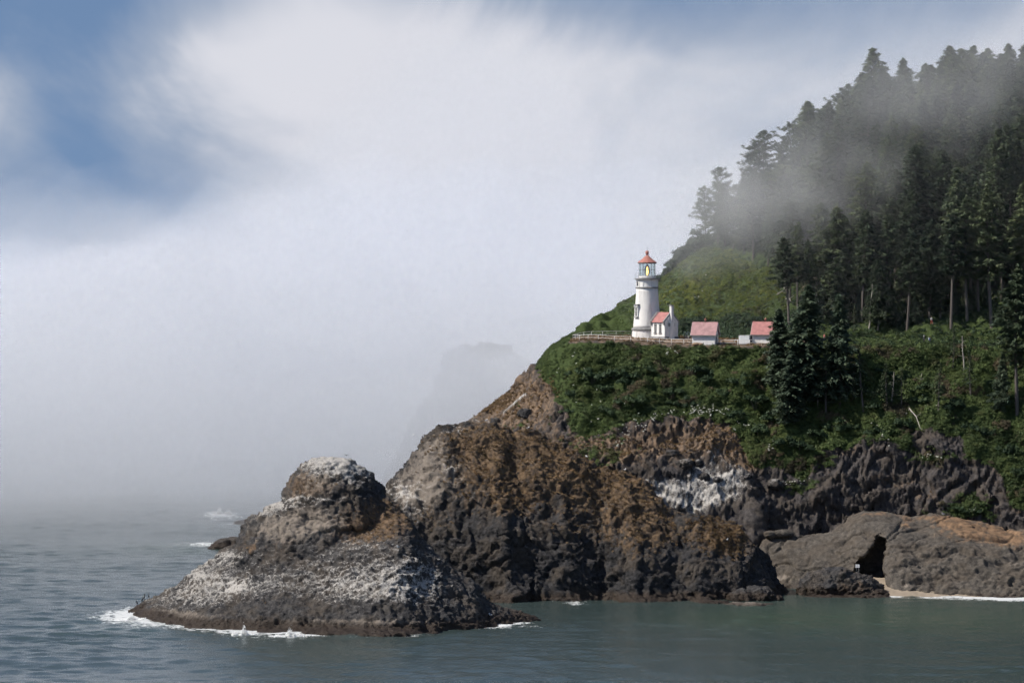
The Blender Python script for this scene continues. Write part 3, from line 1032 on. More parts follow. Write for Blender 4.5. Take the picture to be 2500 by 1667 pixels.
# spray thrown up where swells break: ragged little sheets of drops
def splash(px, py, w_, h_, name, label, seed):
    r = np.random.default_rng(seed)
    Y0 = sea_Y(py)
    n = 1500
    t_ = np.clip(r.normal(0.5, 0.2, n), 0, 1)
    env = np.exp(-((t_ - 0.55) / 0.22) ** 2) * (0.55 + 0.45 * np.sin(t_ * 23 + seed))
    x = (px - 1250) / F * Y0 + (t_ - 0.5) * w_
    z = np.abs(r.normal(0, 0.42, n)) * h_ * np.clip(env, 0.1, 1)
    y = Y0 + r.normal(0, 0.5, n)
    s = r.uniform(0.035, 0.12, n) * (1.15 - 0.6 * np.clip(z / h_, 0, 1))
    V4, Q4 = [], []
    base = np.array([[-1, -1, -1], [1, 1, -1], [1, -1, 1], [-1, 1, 1]]) * 0.8
    tri = np.array([[0, 1, 2], [0, 3, 1], [0, 2, 3], [1, 3, 2]])
    for k in range(n):
        V4.append(base * s[k] * r.uniform(0.6, 1.5, 3) + np.array([x[k], y[k], z[k]]))
        Q4.append(tri + 4 * k)
    me = mesh_np(name, np.vstack(V4), np.vstack(Q4))
    return tag(link_obj(name, me, M['foam']), label, kind='stuff')


splash(590, 1552, 6.5, 1.9, 'wave_spray', 'white spray bursting on the front ledge of the near stack', 1)
splash(705, 1554, 8.0, 1.5, 'wave_spray', 'lower white spray further along the front ledge', 2)
splash(322, 1514, 9.0, 1.0, 'wave_spray', 'white surf breaking over the left tip of the near stack', 3)
splash(540, 1256, 9, 2.6, 'wave_spray', 'distant breaker in the mist on the left', 4)
splash(505, 1333, 8.0, 1.0, 'wave_spray', 'white surf beside the dark rock behind the near stack', 5)
# ------------------------------------------------------------------ the headland: curves read from the photograph, each at its own distance
#        px    foot Y  c1(py,Y)     c2(py,Y)    plateau edge  plateau back  mid hill    ridge
HEAD = [
    (1060, 850, (1260, 846), (1200, 850), (1165, 855), (1155, 858), (1148, 861), (1142, 866)),
    (1100, 842, (1210, 838), (1140, 844), (1095, 850), (1085, 853), (1076, 856), (1068, 862)),
    (1153, 832, (1170, 828), (1096, 836), (1050, 843), (1041, 847), (1033, 851), (1026, 857)),
    (1210, 824, (1150, 822), (1070, 832), (1012, 840), (1000, 845), (992, 850), (985, 857)),
    (1275, 818, (1130, 818), (1040, 828), (965, 837), (953, 843), (945, 850), (937, 858)),
    (1312, 815, (1115, 816), (1015, 827), (915, 838), (904, 845), (897, 853), (890, 862)),
    (1341, 813, (1110, 814), (1000, 826), (872, 838), (862, 846), (856, 855), (850, 865)),
    (1382, 811, (1105, 813), (985, 825), (837, 840), (832, 851), (830, 859), (829, 868)),
    (1430, 809, (1110, 812), (975, 825), (832, 838), (821, 860), (803, 872), (791, 886)),
    (1488, 806, (1130, 809), (970, 824), (835, 836), (820, 866), (785, 884), (757, 905)),
    (1541, 801, (1150, 807), (970, 823), (838, 835), (820.5, 869), (770, 892), (726, 918)),
    (1616, 798, (1150, 808), (970, 822), (844, 834), (820.5, 870), (752, 894), (680, 926)),
    (1658, 795, (1140, 809), (970, 822), (846, 833), (822, 868), (737, 894), (640, 928)),
    (1711, 793, (1130, 811), (975, 822), (847, 832), (823, 866), (712, 894), (597, 930)),
    (1808, 792, (1128, 812), (985, 822), (847, 831), (828, 862), (692, 893), (555, 932)),
    (1843, 793, (1135, 811), (990, 821), (846, 830), (829, 858), (686, 892), (535, 933)),
    (1868, 802, (1120, 813), (990, 822), (845, 830), (829, 856), (682, 891), (525, 934)),
    (1977, 804, (1110, 812), (985, 821), (844, 829), (832, 850), (664, 890), (478, 936)),
    (2126, 804, (1095, 811), (975, 820), (844, 829), (834, 845), (642, 888), (415, 940)),
    (2240, 803, (1085, 812), (970, 820), (846, 829), (835, 843), (620, 886), (362, 940)),
    (2300, 801, (1100, 809), (970, 819), (848, 829), (836, 842), (608, 885), (335, 940)),
    (2420, 800, (1130, 808), (970, 818), (850, 828), (838, 842), (586, 884), (292, 940)),
    (2520, 798, (1180, 804), (970, 817), (851, 827), (838, 842), (566, 884), (262, 940)),
    (2760, 796, (1190, 803), (970, 816), (852, 826), (839, 841), (530, 884), (190, 940)),
]
hx = np.array([h[0] for h in HEAD], dtype=float)
NU = 820
pxs = np.linspace(hx[0], hx[-1], NU)


def smooth1(a, k=9):
    ker = np.hanning(k + 2)[1:-1]
    ker /= ker.sum()
    return np.convolve(np.pad(a, k // 2, mode='edge'), ker, mode='valid')


rows = []
footY = smooth1(np.interp(pxs, hx, [h[1] for h in HEAD]), 9)
rows.append(np.stack([(pxs - 1250) / F * footY, footY, np.full(NU, -2.5)], 1))
for c in range(2, 8):
    py_ = smooth1(np.interp(pxs, hx, [h[c][0] for h in HEAD]), 15 if c != 4 else 25)
    Y_ = smooth1(np.interp(pxs, hx, [h[c][1] for h in HEAD]), 15)
    rows.append(np.stack([(pxs - 1250) / F * Y_, Y_, EYE - (py_ - HOR) / F * Y_], 1))
# the far side goes down to the sea again
bk = rows[-1].copy()
bk[:, 1] += 28
bk[:, 2] -= 6
rows.append(bk)
bk2 = bk.copy()
bk2[:, 1] += 70
bk2[:, 2] = -2.5
rows.append(bk2)
seg_n = [60, 60, 64, 44, 50, 70, 10, 14]
TV, TS = [], []
for k in range(len(rows) - 1):
    ts = np.linspace(0, 1, seg_n[k], endpoint=(k == len(rows) - 2))
    for t in ts:
        q_ = rows[k] * (1 - t) + rows[k + 1] * t
        if k == 3:                       # the terrace itself is level, only its rim dips
            t2 = min(1.0, 2.1 * t)
            t2 = t2 * (2 - t2)
            q_[:, 2] = rows[k][:, 2] * (1 - t2) + rows[k + 1][:, 2] * t2
        TV.append(q_)
        TS.append(k + t)
TV = np.array(TV)
TS = np.array(TS)
NV = len(TV)
ker = np.array([1, 3, 5, 6, 5, 3, 1], float)
ker /= ker.sum()
flat = (TS > 2.86) & (TS < 4.10)
pad = np.pad(TV, ((3, 3), (0, 0), (0, 0)), mode='edge')
TVs = sum(ker[j] * pad[j:j + NV] for j in range(7))
TVs[flat] = TV[flat]
TV = TVs
G0 = TV.reshape(-1, 3).astype(np.float32)
S0 = np.repeat(TS, NU)
PX0, PY0 = to_px(G0)
# normals of the smooth form
dU = np.gradient(TV, axis=1).reshape(-1, 3)
dV = np.gradient(TV, axis=0).reshape(-1, 3)
N0 = np.cross(dU, dV)
N0 /= np.linalg.norm(N0, axis=1, keepdims=True) + 1e-9

veg_line = np.array([(1050, 700), (1262, 700), (1275, 905), (1318, 918), (1330, 985), (1365, 1045), (1430, 1064), (1480, 1052), (1560, 1028), (1640, 1016), (1775, 1022), (1800, 1073), (1845, 1125), (1905, 1143),
                     (1937, 1162), (1978, 1150), (2004, 1105), (2087, 1083), (2167, 1083), (2215, 1096), (2224, 1066), (2278, 1056), (2342, 1066), (2358, 1105), (2422, 1143), (2454, 1178), (2466, 1223), (2500, 1245), (2800, 1260)], float)
wob = 16 * fbm(G0 / 5.0, 3)
vline = np.interp(PX0, veg_line[:, 0], veg_line[:, 1])
green = sstep(vline - PY0 + wob, -12, 14)
# the left shoulder: brown scree below the line of its skyline, green above
green *= 1 - sstep(1320 - PX0 + 0.55 * (PY0 - 900) + wob, -6, 16) * sstep(PY0, 880, 900)
green = np.clip(green + gauss2(PX0, PY0, [(2350, 1245, 46, 22, 1.0), (1275, 1040, 16, 10, 0.7), (1250, 990, 22, 8, 0.4), (2270, 1120, 40, 14, 0.7), (2010, 1130, 24, 10, 0.5), (1945, 1190, 30, 16, 0.5), (1440, 1105, 75, 36, 0.42)]), 0, 1)
plat = sstep(S0, 2.93, 3.02) * (1 - sstep(S0, 3.90, 4.02)) * sstep(PX0, 1380, 1396)
bare = plat * (1 - sstep(PX0, 1950, 1985))
rockmask = (1 - green) * (1 - plat)
Qs = G0 + 2.0 * np.stack([fbm(G0 / 9.0 + 3.1, 2), fbm(G0 / 9.0 + 8.7, 2), fbm(G0 / 9.0 + 15.2, 2)], 1)
Qr = Qs * np.array([1.0, 1.0, 0.20])
d_rock = 1.3 * fbm(Qs / 10.0, 3) + 0.4 * (ridged(Qr / 6.5, 3) - 0.6) * 0.6 + 0.8 * fbm(Qs * np.array([0.8, 0.8, 1.1]) / 3.6, 5, 0.62) + 0.45 * (ridged(Qs / 2.4, 3, 0.55) - 0.6) * 0.6 + 0.36 * fbm(Qs / 1.2, 3, 0.6)
steep = sstep(1.9 - S0, -0.3, 0.4)
rk = np.where(rockmask > 0.05)[0]
d_rock[rk] += 0.85 * facet(Qs[rk] * np.array([1.0, 1.0, 0.7]), 3.2) + 0.3 * facet(Qs[rk] + 7.7, 1.4)
slab = gauss2(PX0, PY0, [(1690, 1170, 150, 80, 1.0)])
d_rock *= 1 - 0.55 * np.clip(slab + gauss2(PX0, PY0, [(1240, 1010, 120, 90, 1.0)]), 0, 1)
d_veg = 1.9 * fbm(G0 / 8.0, 3) + 0.7 * fbm(G0 / 2.8, 3)
ridge_fade = 1 - 0.75 * sstep(S0, 5.3, 6.0)
ridge_fade *= 1 - 0.8 * sstep(S0, 2.3, 2.8) * sstep(1415 - PX0, 0, 30)
disp = (d_rock * rockmask + d_veg * green * (1 - plat) * ridge_fade)
# near the plateau the ground meets it level
disp *= 1 - 0.85 * np.exp(-((S0 - 3.0) / 0.12) ** 2)
disp *= 1 - plat
disp += plat * 0.05 * fbm(G0 / 2.0, 2)
TG = (G0 + N0 * disp[:, None]).astype(np.float32)
ii = (np.arange(NV - 1)[:, None] * NU + np.arange(NU - 1)[None, :]).ravel()
me_h = mesh_np('headland', TG, np.stack([ii, ii + 1, ii + 1 + NU, ii + NU], 1))
gu = gauss2(PX0, PY0, [(1640, 1205, 90, 34, 0.85), (1720, 1160, 70, 60, 0.55), (1760, 1190, 70, 40, 0.7), (1600, 1180, 50, 30, 0.5), (1680, 1235, 80, 20, 0.7), (1800, 1165, 40, 24, 0.6), (1740, 1110, 30, 30, 0.35),
                        (1190, 1030, 60, 14, 0.30), (1160, 1040, 50, 14, 0.3)])
br = gauss2(PX0, PY0, [(1620, 1080, 170, 55, 0.9), (1760, 1080, 90, 50, 0.9), (1820, 1130, 50, 16, 0.8), (1240, 990, 130, 90, 1.0), (1400, 1090, 90, 40, 0.6), (1330, 950, 40, 60, 0.4), (1520, 1110, 60, 30, 0.7),
                       (2080, 1100, 90, 16, 0.6), (1990, 1150, 50, 14, 0.5), (2200, 1180, 60, 18, 0.45), (2270, 1210, 80, 20, 0.5), (2430, 1180, 40, 40, 0.5), (2150, 1165, 40, 14, 0.4), (2480, 1250, 50, 14, 0.7),
                       (1860, 1180, 30, 40, 0.35), (1600, 700, 60, 16, 0.3), (1940, 640, 40, 50, 0.6)])
br = br * (1 - 0.9 * np.clip(gauss2(PX0, PY0, [(1660, 1200, 130, 60, 0.7)]), 0, 1))
# bare earth under the trees
br = np.clip(br + 0.35 * sstep(S0, 4.1, 4.5) * sstep(PX0, 1860, 1980), 0, 1)
set_mask(me_h, np.clip(gu, 0, 1), np.clip(br + bare * 0.8, 0, 1), np.clip(np.maximum(green * (1 - bare), plat - bare) * (1 - 0.5 * sstep(S0, 4.1, 4.5) * sstep(PX0, 1860, 1980)), 0, 1))
headland = tag(link_obj('headland', me_h, M['headland']), 'steep green headland with brown scree and dark cliffs', kind='structure')


def ground_rc(px, s):
    """grid column and row for a place on the headland: px along it, s up its profile"""
    c = int(np.clip(round((px - pxs[0]) / (pxs[-1] - pxs[0]) * (NU - 1)), 0, NU - 1))
    r = int(np.clip(np.searchsorted(TS, s), 0, NV - 1))
    return r, c


def ground(px, s):
    r, c = ground_rc(px, s)
    return Vector(TG[r * NU + c].tolist())


def ground_at_px(px, py, smin=0.3, smax=6.0):
    """the point of the headland that shows at (px, py), nearest first"""
    GP = TG.reshape(NV, NU, 3)
    best = None
    qx, qy = to_px(TG)
    m_ = (S0 >= smin) & (S0 <= smax)
    d = (qx - px) ** 2 + (qy - py) ** 2 + 1e9 * (~m_)
    cand = np.where(d < 20)[0]
    if len(cand) == 0:
        return Vector(TG[int(np.argmin(d))].tolist())
    return Vector(TG[cand[np.argmin(TG[cand, 1])]].tolist())


def ground_xy(x, y):
    i = int(np.argmin((TG[:, 0] - x) ** 2 + (TG[:, 1] - y) ** 2 + 1e6 * (S0 > 6.0)))
    return float(TG[i, 2])


# trodden earth round the lighthouse and the track that leads to it
r0, r1 = int(np.searchsorted(TS, 3.10)), int(np.searchsorted(TS, 3.93))
c0, c1 = ground_rc(1395, 3)[1], ground_rc(1985, 3)[1]
sub = TG.reshape(NV, NU, 3)[r0:r1, c0:c1].copy()
edge = fbm(sub.reshape(-1, 3) / 4.0, 2).reshape(sub.shape[:2])
sub[:, :, 2] += 0.05
nr, ncol = sub.shape[:2]
ii = (np.arange(nr - 1)[:, None] * ncol + np.arange(ncol - 1)[None, :])
keep = np.ones_like(ii, bool)
jj = np.linspace(0, 1, nr - 1)[:, None] + 0.10 * edge[:-1, :-1]
cpx = pxs[c0:c1 - 1][None, :]
lim = np.interp(cpx, [1395, 1430, 1480, 1700, 1780, 1900, 2700], [0.45, 0.80, 0.92, 0.92, 0.60, 0.55, 0.50])
lo_ = np.interp(cpx, [1395, 1430, 1480, 2700], [0.20, 0.04, 0.02, 0.02])
keep = (jj < lim) & (jj > lo_)
ii = ii[keep]
me_p = mesh_np('path', sub.reshape(-1, 3), np.stack([ii, ii + 1, ii + 1 + ncol, ii + ncol], 1))
path = tag(link_obj('path', me_p, M['dirt']), 'trodden brown earth track round the lighthouse', kind='structure')

# the little beach
bx = np.linspace(2085, 2720, 160)
bt = np.linspace(0, 1, 22)
bv = []
for t in bt:
    Yb = np.interp(bx, [2085, 2140, 2200, 2400, 2720], [772, 767, 764.5, 763.5, 762]) + t * 16
    zb = -0.5 + 3.0 * t ** 0.8
    bv.append(np.stack([(bx - 1250) / F * Yb, Yb, zb + 0.12 * fbm(np.stack([bx / 12, Yb / 2, Yb * 0], 1), 2)], 1))
bv = np.array(bv)
ii = (np.arange(21)[:, None] * 160 + np.arange(159)[None, :]).ravel()
beach = tag(link_obj('beach', mesh_np('beach', bv.reshape(-1, 3), np.stack([ii, ii + 1, ii + 161, ii + 160], 1)), M['sand']), 'small pale sand beach under the cave rock', kind='structure')

# loose boulders on the scree
bould_specs = [(1645, 1106, 1.1, 'dark boulder alone high on the brown scree'), (1672, 1128, 1.25, 'grey boulder with a pale top on the brown scree'), (1755, 1168, 1.0, 'round white boulder in the bird-limed slope'),
               (1722, 1160, 1.0, 'grey boulder in the middle of the bird-limed slope'), (1822, 1162, 0.8, 'white boulder at the right rim of the bird-limed slope'), (1708, 1126, 0.7, 'small pale boulder above the bird-limed slope'),
               (1282, 1008, 1.3, 'grey outcrop on the brown shoulder left of the green slope'), (1210, 1030, 1.2, 'grey outcrop low on the brown shoulder'), (1888, 1178, 1.3, 'pale rounded block on the dark cliff')]
for (bx_, by_, r_, lab) in bould_specs:
    g = ground_at_px(bx_, by_, 0.2, 2.9)
    q = 1250 + g.x / g.y * F, HOR - (g.z - EYE) / g.y * F
    gm = 0.55 if 'white' in lab or 'pale' in lab else 0.12
    lump_rock([(q[0], q[1], g.y, r_ * 1.2, r_, r_ * 0.8)], 0.14, crag((3, 0.25), (1.4, 0.18), (0.6, 0.1)), 'boulder', lab, M['rock'], ([(q[0], q[1], 60, 60, gm)], [], []), cat='boulder', group='boulders on the scree')
# ------------------------------------------------------------------ conifers
def rhombi(C, A, B):
    """one diamond leaf per row: centres, half length vectors, half width vectors"""
    n = len(C)
    V_ = np.empty((n, 4, 3), dtype=np.float32)
    V_[:, 0] = C - A
    V_[:, 1] = C + B - 0.15 * A
    V_[:, 2] = C + A
    V_[:, 3] = C - B - 0.15 * A
    Q = np.arange(n * 4, dtype=np.int32).reshape(n, 4)
    return V_.reshape(-1, 3), Q


def tubes(segs, sides=4):
    """segs: list of (p0, p1, r0, r1)"""
    vs_, qs_, off = [], [], 0
    for p0, p1, r0, r1 in segs:
        p0, p1 = np.asarray(p0, float), np.asarray(p1, float)
        d = p1 - p0
        d /= np.linalg.norm(d) + 1e-9
        up_ = np.array([0, 0, 1.0]) if abs(d[2]) < 0.9 else np.array([1.0, 0, 0])
        s = np.cross(d, up_)
        s /= np.linalg.norm(s)
        t = np.cross(s, d)
        a = np.arange(sides) * 2 * math.pi / sides
        ring = np.cos(a)[:, None] * s + np.sin(a)[:, None] * t
        vs_.append(p0 + ring * r0)
        vs_.append(p1 + ring * r1)
        k = np.arange(sides)
        qs_.append(np.stack([k, k + sides, (k + 1) % sides + sides, (k + 1) % sides], 1) + off)
        off += 2 * sides
    return np.vstack(vs_), np.vstack(qs_)


def conifer(seed, H, cb, R, nb, sparse=0.0, wind=0.0, flat_top=0.0, droop=0.25, per_m=11.0, leaf=(0.42, 0.15)):
    """trunk mesh and crown mesh of one spruce, base at the origin"""
    r = np.random.default_rng(seed)
    lean = r.normal(0, 0.012, 2) * H
    bow = r.normal(0, 0.012, 2) * H

    def trunk_at(h):
        t = h / H
        return np.array([lean[0] * t + bow[0] * math.sin(t * 3.1) + wind * 0.02 * H * t * t, lean[1] * t + bow[1] * math.sin(t * 3.1), h])
    r0 = 0.011 * H + 0.05
    segs = []
    hs = np.linspace(-0.8, H, 11)
    for a, b in zip(hs[:-1], hs[1:]):
        segs.append((trunk_at(a), trunk_at(b), max(0.03, r0 * (1 - max(a, 0) / H) ** 0.8), max(0.02, r0 * (1 - max(b, 0) / H) ** 0.8)))
    tv, tq = tubes(segs, 7)
    limb = []
    C, A, B = [], [], []
    az = r.uniform(0, 6.28)
    lob = r.uniform(0, 6.28, 4)
    for k in range(nb):
        t = (k + r.uniform(0, 1)) / nb
        t = t ** 0.92
        h = H * (cb + (0.985 - cb) * t)
        az += 2.4 + r.normal(0, 0.5)
        shape = (1 - t) ** (0.75 - 0.35 * flat_top) * (0.55 + 0.45 * min(1.0, t / 0.18))
        shape = max(shape, 0.06)
        side = 1 + 0.28 * math.sin(az + lob[0]) * math.sin(5 * t + lob[1]) + 0.45 * wind * math.cos(az)
        L = R * shape * side * r.uniform(0.55, 1.18)
        if sparse and r.uniform() < sparse * 0.35 and t < 0.85:
            L *= 0.3
        L = max(L, 0.35)
        dx_, dy_ = math.cos(az), math.sin(az)
        rise = r.normal(0.10 + 0.55 * t * t, 0.10) + 0.18 * sparse
        p0 = trunk_at(h)
        ns = 5
        pts = []
        for j in range(ns + 1):
            s = L * j / ns
            pts.append(p0 + np.array([dx_ * s, dy_ * s, rise * s - droop * s * s / max(L, 1.5)]))
        pts = np.array(pts)
        rb = 0.018 + 0.012 * L
        for j in range(0, ns, 2):
            limb.append((pts[j], pts[min(j + 2, ns)], rb * (1 - j / (ns + 1)), rb * (1 - (j + 2) / (ns + 2)) + 0.006))
        n = int(per_m * L * (1.0 - 0.35 * sparse)) + 6
        lo = 0.10 + 0.42 * sparse
        u = lo + (1 - lo) * r.uniform(0, 1, n) ** 0.8
        pos = np.stack([np.interp(u * ns, np.arange(ns + 1), pts[:, q]) for q in range(3)], 1)
        wdt = (0.34 * (1 - u) + 0.10) * L * 0.62 + 0.16
        lat = r.normal(0, 0.55, n) * wdt
        perp = np.array([-dy_, dx_, 0])
        pos = pos + perp * lat[:, None]
        pos[:, 2] += r.normal(0.02, 0.10 + 0.03 * L, n) - 0.10 * np.abs(lat)
        ang = np.sign(lat) * r.uniform(0.1, 0.95, n)
        d = np.stack([dx_ * np.cos(ang) - dy_ * np.sin(ang), dy_ * np.cos(ang) + dx_ * np.sin(ang), r.normal(-0.12, 0.35, n)], 1)
        d /= np.linalg.norm(d, axis=1, keepdims=True)
        upv = np.stack([r.normal(0, 0.45, n), r.normal(0, 0.45, n), np.ones(n)], 1)
        b = np.cross(d, upv)
        b /= np.linalg.norm(b, axis=1, keepdims=True)
        sz = r.uniform(0.65, 1.3, n)
        C.append(pos)
        A.append(d * (leaf[0] * sz)[:, None])
        B.append(b * (leaf[1] * sz)[:, None])
    # dead lower limbs
    for k in range(int(26 * cb * H / 12)):
        h = r.uniform(0.03, cb + 0.05) * H
        a_ = r.uniform(0, 6.28)
        L = r.uniform(0.3, 1.7)
        p = trunk_at(h)
        limb.append((p, p + np.array([math.cos(a_) * L, math.sin(a_) * L, r.uniform(-0.35, 0.15) * L]), 0.03, 0.012))
    # leader
    n = 14
    hh = np.linspace(0.93, 1.0, n) * H
    C.append(np.array([trunk_at(q) for q in hh]) + r.normal(0, 0.06, (n, 3)))
    A.append(np.stack([r.normal(0, 0.12, n), r.normal(0, 0.12, n), np.full(n, 0.32)], 1))
    B.append(np.stack([r.normal(0, 0.10, n), r.normal(0, 0.10, n), np.zeros(n)], 1))
    lv, lq = tubes(limb, 3)
    trunk = (np.vstack([tv, lv]), np.vstack([np.c_[tq], lq + len(tv)]))
    crown = rhombi(np.vstack(C), np.vstack(A), np.vstack(B))
    return mesh_np('trunk', *trunk), mesh_np('crown', *crown, smooth=False)


def snag(seed, H, nb=10, lean=0.05):
    r = np.random.default_rng(seed)
    segs = []
    hs = np.linspace(-0.5, H, 7)
    pts = [np.array([lean * h + 0.08 * math.sin(h), 0.05 * math.sin(h * 1.3 + seed), h]) for h in hs]
    for j in range(6):
        segs.append((pts[j], pts[j + 1], 0.15 * (1 - j / 7.5) + 0.02, 0.15 * (1 - (j + 1) / 7.5) + 0.02))
    for k in range(nb):
        h = r.uniform(0.3, 0.98) * H
        p = np.array([lean * h, 0, h])
        az = r.uniform(0, 6.28)
        L = r.uniform(0.3, 1.6) * (1.2 - h / H)
        q = p + np.array([math.cos(az) * L, math.sin(az) * L, r.uniform(-0.1, 0.6) * L])
        segs.append((p, q, 0.045, 0.02))
        q2 = q + np.array([math.cos(az + 0.6) * L * 0.5, math.sin(az + 0.6) * L * 0.5, r.uniform(0, 0.5) * L])
        segs.append((q, q2, 0.022, 0.012))
    return mesh_np('trunk', *tubes(segs, 5))


KINDS = {
    'dense': [conifer(20 + k, 25, 0.14, 5.4 + 0.3 * k, 210, per_m=12, droop=0.26, flat_top=0.55, leaf=(0.52, 0.20)) for k in range(4)],
    'tall': [conifer(40 + k, 31, 0.46 - 0.06 * k, 5.0, 130, per_m=13, sparse=0.15, flat_top=0.5, leaf=(0.52, 0.20)) for k in range(3)],
    'ridge': [conifer(60 + k, 20, 0.26, 6.0, 92, per_m=13, sparse=0.5, wind=0.35, flat_top=0.8, droop=0.10, leaf=(0.44, 0.17)) for k in range(3)],
    'young': [conifer(80 + k, 17, 0.04, 4.3, 210, per_m=14, droop=0.22, leaf=(0.42, 0.16)) for k in range(2)],
    'open': [conifer(90 + k, 15, 0.25, 2.6, 55, per_m=12, sparse=0.5, leaf=(0.36, 0.13)) for k in range(2)],
}
HT = {'dense': 25, 'tall': 31, 'ridge': 20, 'young': 17, 'open': 15}
for k, lst in KINDS.items():
    for (tm, cm) in lst:
        tm.materials.append(M['bark'])
        cm.materials.append(M['needles_blue'] if k == 'young' else M['needles'])
tree_count = 0


def put_tree(kind, loc, height, rz, label, group=None, which=None, spread=1.0, name='spruce_tree'):
    global tree_count
    lst = KINDS[kind]
    tm, cm = lst[(which if which is not None else tree_count) % len(lst)]
    tree_count += 1
    s = height / HT[kind]
    e = empty(name, loc, rz, label, 'tree', group)
    e.scale = (s * spread, s * spread, s)
    e.rotation_euler = (float(tr.normal(0, 0.03)), float(tr.normal(0, 0.03)), rz)
    for nm, me in (('trunk', tm), ('crown', cm)):
        o = bpy.data.objects.new(nm, me)
        COL.objects.link(o)
        o.parent = e
    return e


tr = np.random.default_rng(77)
TREE_PTS = []


def far_enough(p, dmin):
    for q in TREE_PTS:
        if (q.x - p.x) ** 2 + (q.y - p.y) ** 2 < dmin * dmin:
            return False
    return True


def forest_left(s):
    return float(np.interp(s, [4.0, 4.5, 5.0, 5.5, 6.0, 6.3], [1935, 1925, 1890, 1800, 1705, 1700]))


# the trees that stand out against the fog along the ridge, one by one
ridge_specs = [
    (1722, 6.0, 13.5, 'ridge', 'leftmost tall tree on the ridge, a pale windswept shape in the fog'),
    (1762, 6.0, 13.0, 'ridge', 'second windswept tree from the left on the foggy ridge'),
    (1838, 6.05, 19.0, 'ridge', 'tall thin ghostly tree deep in the drifting fog on the ridge'),
    (1868, 6.0, 20.0, 'ridge', 'foggy spruce with a pointed top beside the ghostly one'),
    (1905, 6.0, 16.0, 'ridge', 'low crowned ridge tree half hidden by drifting fog'),
    (1940, 6.0, 19.0, 'ridge', 'ridge tree with bare lower limbs against pale fog'),
    (1978, 6.0, 22.0, 'dense', 'pointed spruce that rises first out of the fog on the ridge'),
    (2012, 6.05, 19.5, 'ridge', 'open crowned ridge tree with sky showing between its limbs'),
    (2045, 6.0, 21.5, 'ridge', 'flat topped ridge tree left of the dense wood'),
    (2082, 6.0, 22.0, 'ridge', 'tall open ridge tree just left of the dense wood'),
    (2112, 6.05, 24.0, 'dense', 'pointed spruce at the left shoulder of the dense wood'),
    (2160, 6.0, 23.5, 'dense', 'broad spruce forming the first hump of the dense wood skyline'),
    (2205, 6.0, 23.0, 'dense', 'spruce with a double top on the first hump of the wood'),
    (2262, 6.0, 19.5, 'dense', 'lower spruce in the dip of the wood skyline'),
    (2318, 6.0, 21.0, 'dense', 'spruce on the left of the highest hump of the wood'),
    (2362, 6.0, 20.0, 'dense', 'highest spruce on the hazy skyline of the wood'),
    (2412, 6.0, 17.0, 'dense', 'hazy spruce right of the highest one'),
    (2462, 6.0, 17.0, 'dense', 'pointed hazy spruce at the right end of the skyline'),
    (2510, 6.0, 15.5, 'dense', 'spruce at the right picture edge on the skyline'),
]
for (px_, s_, h_, kd_, lab) in ridge_specs:
    g = ground(px_, s_)
    TREE_PTS.append(g)
    put_tree(kd_, (g.x, g.y, g.z - 0.3), h_, tr.uniform(0, 6.28) if kd_ != 'ridge' else tr.uniform(-0.6, 0.6) + math.pi * 0, lab, spread=tr.uniform(0.95, 1.2), name='ridge_spruce')

# single trees below and beside the track
single_specs = [
    (1962, 985, 690, 'young', 1.15, 'big dense blue-green spruce standing right of the second cottage'),
    (1905, 965, 752, 'young', 1.20, 'dark bushy spruce that hides the right end of the second cottage'),
    (2050, 985, 712, 'young', 0.95, 'spruce with a ragged crown right of the big dense one'),
    (1935, 1030, 850, 'young', 1.3, 'low spreading dark spruce under the big dense one'),
    (2020, 1020, 830, 'open', 1.2, 'thin ragged spruce between the two larger ones under the track'),
    (2112, 1000, 842, 'open', 1.1, 'open spruce with grey limbs below the track'),
    (2165, 1010, 880, 'open', 1.2, 'half bare small spruce below the track in the middle of the thicket'),
    (2205, 1005, 890, 'open', 1.3, 'short half bare spruce right of the middle of the thicket'),
    (2330, 895, 790, 'open', 1.0, 'slim open spruce rising beside the track'),
    (2372, 960, 850, 'open', 1.2, 'thin brownish spruce on the slope below the track'),
    (2480, 1010, 640, 'tall', 1.1, 'large spruce leaning into the picture at the right edge'),
    (2440, 1000, 850, 'young', 0.9, 'young spruce below the large one at the right edge'),
    (2290, 1000, 880, 'open', 1.2, 'ragged small spruce above the dark cliff'),
]
for (px_, pb, pt, kd_, sp, lab) in single_specs:
    g = ground_at_px(px_, pb, 1.0, 4.0)
    h_ = (pb - pt) / F * g.y
    put_tree(kd_, (g.x, g.y, g.z - 0.4), h_, tr.uniform(0, 6.28), lab, spread=sp, name='spruce_tree')

